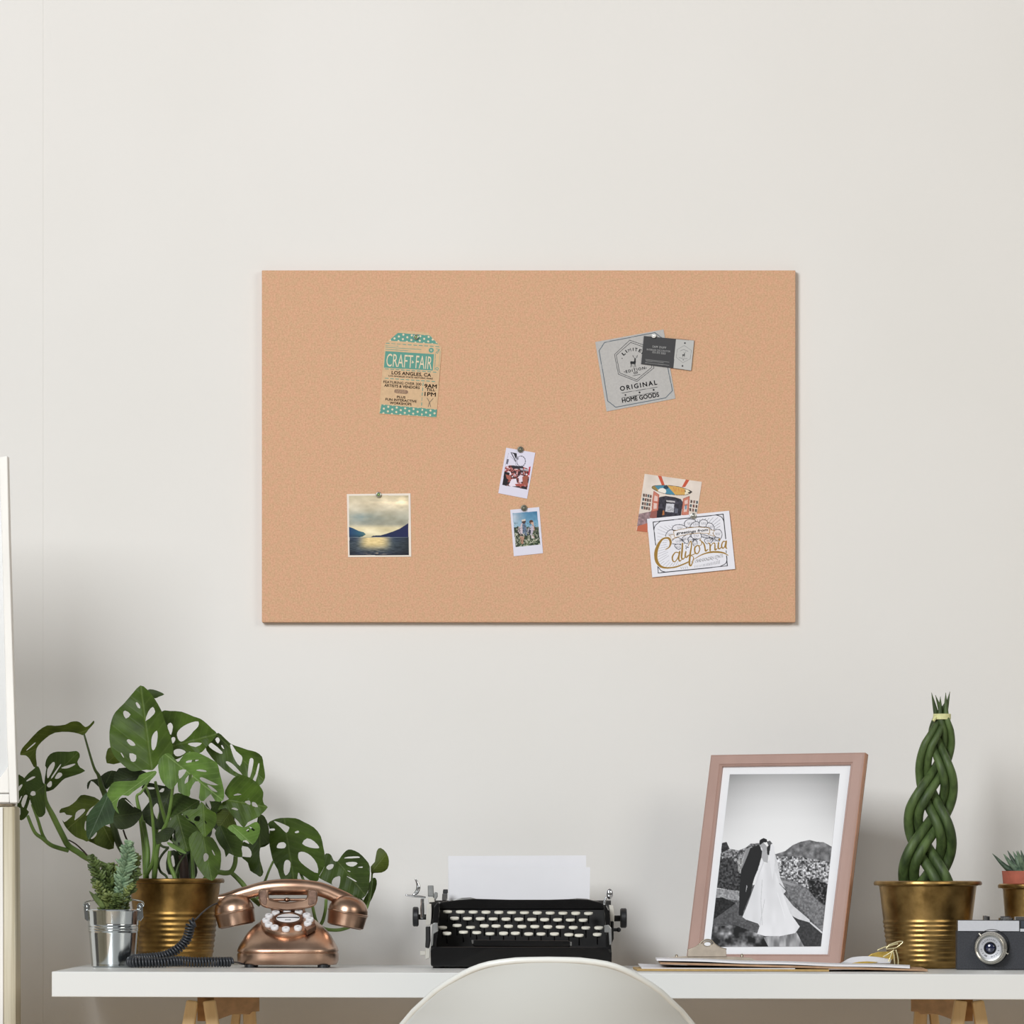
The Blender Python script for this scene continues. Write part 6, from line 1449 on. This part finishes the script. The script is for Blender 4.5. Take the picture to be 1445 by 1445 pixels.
# upper board: its left end rests on the lower papers, its right end on the desk
Yu, Yv = 0.215, 0.425
cu = thing('clipboard', deskp(1120, 0.32), 'upper brown clipboard with a large metal clip, lying aslant on the lower one', 'clipboard', 'clipboards in front of the photo frame')
def uh(px): return max(0.0008, 0.0008 + 0.0092 * (1310 - px) / (1310 - 931))
slab('board', [deskp(931.5, Yu, uh(931)), deskp(1309, Yu, uh(1309)), deskp(1300, Yv, uh(1300)), deskp(929, Yv, uh(929))], 0.0030, M_HB, parent=cu)
curl_sheet('sheet_of_paper', 927, 1284, Yu + 0.003, Yv - 0.029, lambda t, s_: uh(927 + 357 * t) + 0.0034 + 0.0016 * (1 - t) ** 2 + 0.0008 * math.sin(t * 9) ** 2, 'white sheets of paper on the upper clipboard reaching to the gold clip', thick=0.0026, skew=2)
YCl = 0.405
M_CLIP = mat('matte nickel clip', (196, 184, 168), 0.38, 0.75, nscale=120, var=0.08)
M_CLIPD = mat('clip edge', (158, 148, 132), 0.4, 0.8, nscale=120, var=0.1)
oo = lambda *pts: [zp('O', x, y) for x, y in pts]
q = MB(); q.prism(oo((275,352),(285,312),(330,296),(400,290),(520,284),(900,286),(1060,296),(1150,300),(1195,322),(1226,352)), YCl - 0.004, YCl + 0.010); q.build('clip_base', M_CLIP, cu, bevel=0.0008)
dome = [(505,290),(512,225),(525,210),(580,190),(630,160),(660,150),(672,176),(700,186),(735,184),(755,170),(775,150),(800,170),(850,198),(900,212),(906,290)]
q = MB(); q.prism(oo(*dome), YCl - 0.006, YCl + 0.002); q.build('clip_plate', M_CLIP, cu, smooth=30, bevel=0.0007)
q = MB(); q.tube([Vector(v) for v in catmull([np.array(zP('O', x, y, YCl - 0.003)) for x, y in ((505,222),(580,196),(632,160),(660,130),(710,115),(755,128),(785,160),(840,196),(904,214))], 5, False)], 0.0012, 8)
q.tube([zP('O', 710 + 42*math.cos(a), 160 + 27*math.sin(a), YCl - 0.0035) for a in np.linspace(0, 2*PI, 25)], 0.0011, 8); q.build('clip_loop', M_CLIPD, cu, smooth='all')
for x, y in ((395, 278), (1062, 272)):
    q = MB(); q.lathe([(0.0022, -0.003), (0.002, 0.0006), (0.0012, 0.0016), (0.0001, 0.0019)], zP('O', x, y, YCl), (0, 0, 1), n=12); q.build('rivet', M_CLIPD, cu, smooth=True)

# folded white card with a gold brush stroke and the gold binder clip beside it
M_GOLDP = mat('gold foil', (202, 172, 88), 0.35, 0.7, nscale=80, var=0.15)
mm = lambda *pts: [zp('M', x, y) for x, y in pts]
Yw = 0.40
q = MB()
arch = [(452, 618), (520, 560), (600, 520), (700, 503), (830, 497), (950, 505), (1060, 520), (1175, 540), (1160, 575), (1110, 650)]
V = []; ac = [tuple(p) for p in catmull([np.array(zp('M', x, y)) for x, y in arch[:8]], 4, False)]
n = len(ac)
tops = [P(x, y, Yw + 0.012) for x, y in ac]
outs = [Vector((v.x - 0.003, Yw - 0.006, max(deskz(v.x) + uh(1200) + 0.0064, v.z - 0.022 * min(1, (v.z - deskz(v.x)) / 0.02)))) for v in tops]
V = tops + outs
up_ = [v + Vector((0, 0.0003, 0.0006)) for v in V]
q.add(V + up_, [(i, i+1, n+i+1, n+i) for i in range(n-1)] + [(2*n+n+i, 2*n+n+i+1, 2*n+i+1, 2*n+i) for i in range(n-1)])
fcard = q.build('folded_card', M_PAP, origin=sum(V, Vector()) / len(V)); tag(fcard, 'white curled card with a gold brush stroke between photo frame and gold clip', 'card')
q = MB()
sk = [(575, 612), (640, 585), (720, 570), (830, 564), (990, 572), (900, 590), (780, 592), (660, 606)]
pts2 = [zP('M', x, y, Yw - 0.008) for x, y in sk]
q.prism([zp('M', x, y) for x, y in sk], Yw - 0.0075, Yw - 0.0069); q.prism(mm((990, 572), (960, 580), (870, 630), (890, 632), (930, 600)), Yw - 0.0075, Yw - 0.0069); q.build('gold_stroke', M_GOLDP, fcard)
bc = thing('binder_clip', deskp(1255, 0.40, uh(1255) + 0.004), 'gold binder clip with open wire handles beside the large brass pot', 'binder clip')
q = MB(); q.prism(mm((840, 500), (900, 458), (1000, 430), (1130, 428), (1195, 420), (1205, 520), (1170, 560), (1150, 640), (1010, 640), (960, 560)), 0.418, 0.440); q.build('clip_body', M_GOLDP, bc, bevel=0.0006)
M_GW = mat('pale gold wire', (232, 222, 178), 0.25, 0.8, nscale=80, var=0.06)
def wire(key, pts, Y, r_=0.0009, closed=False):
    return [Vector(v) for v in catmull([np.array(zP(key, x, y, Y)) for x, y in pts], 5, closed)], r_
q = MB()
for pts in ([(975, 408), (1060, 370), (1130, 348), (1150, 330), (1280, 285), (1335, 288), (1310, 320), (1240, 372), (1160, 385), (1105, 385), (1120, 360), (1200, 330), (1270, 315)], [(1060, 500), (1130, 460), (1195, 415), (1215, 405)]):
    a, r_ = wire('M', pts, 0.405, 0.0010); q.tube(a, r_, 8)
q.build('wire_handle', M_GW, bc, smooth='all')
q = MB()
for pts in ([(1190, 410), (1210, 470), (1218, 560), (1222, 650)], [(1235, 400), (1258, 470), (1272, 560), (1258, 650), (1228, 655)], [(1185, 420), (1160, 510), (1125, 600), (1110, 648)]):
    a, r_ = wire('M', pts, 0.402, 0.0011); q.tube(a, r_, 8)
q.build('wire_handle', M_GW, bc, smooth='all')

# ================================================================== FILM CAMERA
Yc = 0.44
cz_ = deskz(P(1405, 0, Yc).x)
cm = thing('film_camera', Vector((P(1408, 0, Yc).x, Yc + 0.02, cz_)), 'vintage silver and black film camera in front of the small brass pot', 'camera')
M_LEA = mat('black leatherette', (50, 52, 58), 0.6, nscale=500, var=0.25, bump=0.5, bscale=900)
M_SIL = mat('satin aluminium', (214, 216, 222), 0.42, 0.55, nscale=300, var=0.02)
M_LRG = mat('pale aluminium ring', (220, 216, 206), 0.25, 0.85, nscale=80, var=0.05)
ybc = HY + (CZ - cz_ - 0.0004) * F / (D + Yc)
q = MB(); q.prism([(1350.6, 1313), (1466, 1313.6), (1466, ybc), (1350.6, ybc)], Yc, Yc + 0.034); q.build('body', M_LEA, cm, bevel=0.0012)
q = MB(); q.prism([(1351.4, 1298.3), (1466, 1298.3), (1466, 1313.8), (1351.4, 1313.6)], Yc - 0.0012, Yc + 0.0335); q.build('top_plate', M_BLK, cm, bevel=0.0008)
q = MB(); q.prism([(1351.8, 1298.9), (1438.3, 1299.4), (1438.3, 1314.2), (1351.8, 1313.8)], Yc - 0.0024, Yc - 0.001); q.build('front_plate', M_SIL, cm, bevel=0.0003)
q = MB(); q.prism([(1441, 1299.5), (1464, 1299.5), (1464, 1309.5), (1441, 1309.5)], Yc - 0.002, Yc - 0.0008); q.build('viewfinder', mat('dark window', (70, 76, 84), 0.08, nscale=60, var=0.1, coat=1.0), cm)
q = MB(); q.prism([(1439.6, 1310.6), (1464, 1310.6), (1464, 1314.6), (1439.6, 1314.6)], Yc - 0.002, Yc - 0.0008); q.build('viewfinder_trim', M_SIL, cm)
lc = zP('Q', 812, 790, Yc)
la = Vector((-0.19, -1, -0.02)).normalized()
k = S(Yc) / 13.762
q = MB(); q.lathe([(345*k, -0.001), (345*k, 0.0022), (330*k, 0.003)], lc + Vector((8*k, 0, 20*k)), (0, -1, 0), n=56, close=True); q.build('lens_mount', M_BLK, cm, smooth=30)
q = MB(); q.lathe([(312*k, 0.002), (316*k, 0.004), (316*k, 0.008), (308*k, 0.0086), (302*k, 0.010), (302*k, 0.013), (292*k, 0.0136), (285*k, 0.016), (288*k, 0.019), (284*k, 0.0215), (270*k, 0.0222), (255*k, 0.0216), (246*k, 0.0200)], lc, la, n=64, close=True); q.build('lens_barrel', M_LRG, cm, smooth=30)
q = MB(); q.lathe([(247*k, 0.0202), (218*k, 0.0196), (214*k, 0.0190)], lc, la, n=56, close=True, start=False); q.build('lens_rim', M_STL, cm, smooth=True)
q = MB(); q.lathe([(216*k, 0.0192), (150*k, 0.0178), (122*k, 0.0172)], lc, la, n=56, close=True, start=False); face = q.build('lens_face', mat('silver name ring', (188, 189, 194), 0.5, 0.2, nscale=300, var=0.02), cm, smooth=True)
u_ = la.cross(Vector((0, 0, 1))).normalized(); v_ = u_.cross(la).normalized()
q = MB()
for i, a in enumerate([0.5, 0.72, 0.94, 1.12, 1.3, 1.5, 1.72, 1.95, 2.15, 2.4, 2.9, 3.4, 3.75, 3.95, 4.2, 4.4, 4.55, 5.15, 5.25, 5.35, 5.65, 5.95, 6.15]):
    c = lc + la * 0.0187 + (u_ * math.cos(a) + v_ * math.sin(a)) * (170 * k); rd = (u_ * math.cos(a) + v_ * math.sin(a)); tg = la.cross(rd)
    hh = (15 if i % 3 else 10) * k; ww = (5 if i not in (17, 18, 19) else 9) * k
    q.hexa([c + rd*s1*hh + tg*s2*ww + la*s3*0.0001 for s3 in (-4, 4) for s1, s2 in ((-1, -1), (1, -1), (1, 1), (-1, 1))])
q.build('engraving', M_GREYM, face)
q = MB(); q.lathe([(124*k, 0.0174), (112*k, 0.0178), (104*k, 0.0165), (70*k, 0.013)], lc, la, n=48, close=True, start=False); q.build('lens_cell', M_BLK, cm, smooth=30)
q = MB(); q.lathe([(104*k, 0.0150), (80*k, 0.0160), (40*k, 0.0168), (0.0001, 0.0170)], lc, la, n=40); q.build('lens_glass', mat('coated lens glass', (26, 32, 62), 0.05, nscale=40, var=0.2, spec=0.9, coat=1.0), cm, smooth='all')
for x, y in ((578, 520), (1128, 905)):
    q = MB(); a = zP('Q', x, y, Yc - 0.006); q.tube([a, a.lerp(lc - Vector((0, 0.006, 0)), 0.2)], 0.0011, 8); q.ball(a, 0.0015, 10); q.build('lens_tab', M_LRG, cm, smooth=True)
def cyl(nm, px, y0, y1, r_, m_, Y=Yc + 0.016):
    q = MB(); a = P(px, y1, Y); h = (y1 - y0) * S(Y); q.lathe([(r_*S(Y), 0), (r_*S(Y), h - 0.0006), (r_*S(Y)*0.85, h), (0.0001, h)], a, (0, 0, 1), n=28); q.build(nm, m_, cm, smooth=30)
cyl('shutter_button', 1390.5, 1292, 1298.4, 3.6, M_CHR); cyl('shutter_collar', 1392.5, 1293, 1298.4, 4.2, M_BLK, Yc + 0.018)
cyl('rewind_dial', 1419.5, 1294.6, 1298.4, 10.5, M_CHR); cyl('counter_dial', 1419, 1293, 1295, 7.6, M_BLK)
q = MB(); q.prism([(1433, 1293.6), (1446, 1293.6), (1446, 1296), (1464, 1296), (1464, 1298.4), (1433, 1298.4)], Yc + 0.008, Yc + 0.026); q.build('accessory_shoe', M_CHR, cm, bevel=0.0004)
# ================================================================== CAMERA, LIGHT
cam = bpy.data.cameras.new('camera'); co = bpy.data.objects.new('camera', cam); COL.objects.link(co)
cam.sensor_width = 36; cam.sensor_fit = 'HORIZONTAL'; cam.lens = F / 1445 * 36
cam.shift_y = (HY - 722.5) / 1445; cam.shift_x = 0
cam.clip_start = 0.1; cam.clip_end = 60
co.location = (0, -D, CZ); co.rotation_euler = (PI/2, 0, 0)
scene.camera = co

def area(name, loc, target, size, sy, power, col, spread=180):
    l = bpy.data.lights.new(name, 'AREA'); l.shape = 'RECTANGLE'; l.size = size; l.size_y = sy; l.energy = power; l.color = col; l.spread = math.radians(spread)
    o = bpy.data.objects.new(name, l); COL.objects.link(o); o.location = loc
    o.rotation_euler = (Vector(target) - Vector(loc)).to_track_quat('-Z', 'Y').to_euler()
    return o
area('window_light_left', (-2.0, -4.8, 3.1), (0.0, 0.85, 1.25), 1.8, 1.8, 264, (0.962, 0.984, 1.0))
area('warm_fill_right', (2.8, -3.2, 2.6), (0.0, 0.85, 1.2), 1.6, 1.6, 40, (1.0, 0.95, 0.86))  # unseen warm source on the right, raised to fill the shadows

w = bpy.data.worlds.new('room'); scene.world = w; w.use_nodes = True
nt = w.node_tree; N, L = nt.nodes, nt.links
bg = N['Background']
tc = N.new('ShaderNodeTexCoord'); sp = N.new('ShaderNodeSeparateXYZ'); L.new(tc.outputs['Generated'], sp.inputs['Vector'])
mr = N.new('ShaderNodeMapRange'); mr.inputs['From Min'].default_value = -1; mr.inputs['From Max'].default_value = 1; L.new(sp.outputs['Z'], mr.inputs['Value'])
r = N.new('ShaderNodeValToRGB'); e = r.color_ramp.elements
e[0].position = 0.25; e[0].color = (0.34, 0.29, 0.24, 1); e[1].position = 0.85; e[1].color = (0.85, 0.86, 0.88, 1)
x = e.new(0.47); x.color = (0.44, 0.40, 0.36, 1)
x = e.new(0.60); x.color = (0.62, 0.62, 0.62, 1)
L.new(mr.outputs['Result'], r.inputs['Fac']); L.new(r.outputs['Color'], bg.inputs['Color'])
bg.inputs['Strength'].default_value = 0.23
scene.view_settings.view_transform = 'Standard'; scene.view_settings.look = 'None'
scene.view_settings.exposure = 0; scene.view_settings.gamma = 1
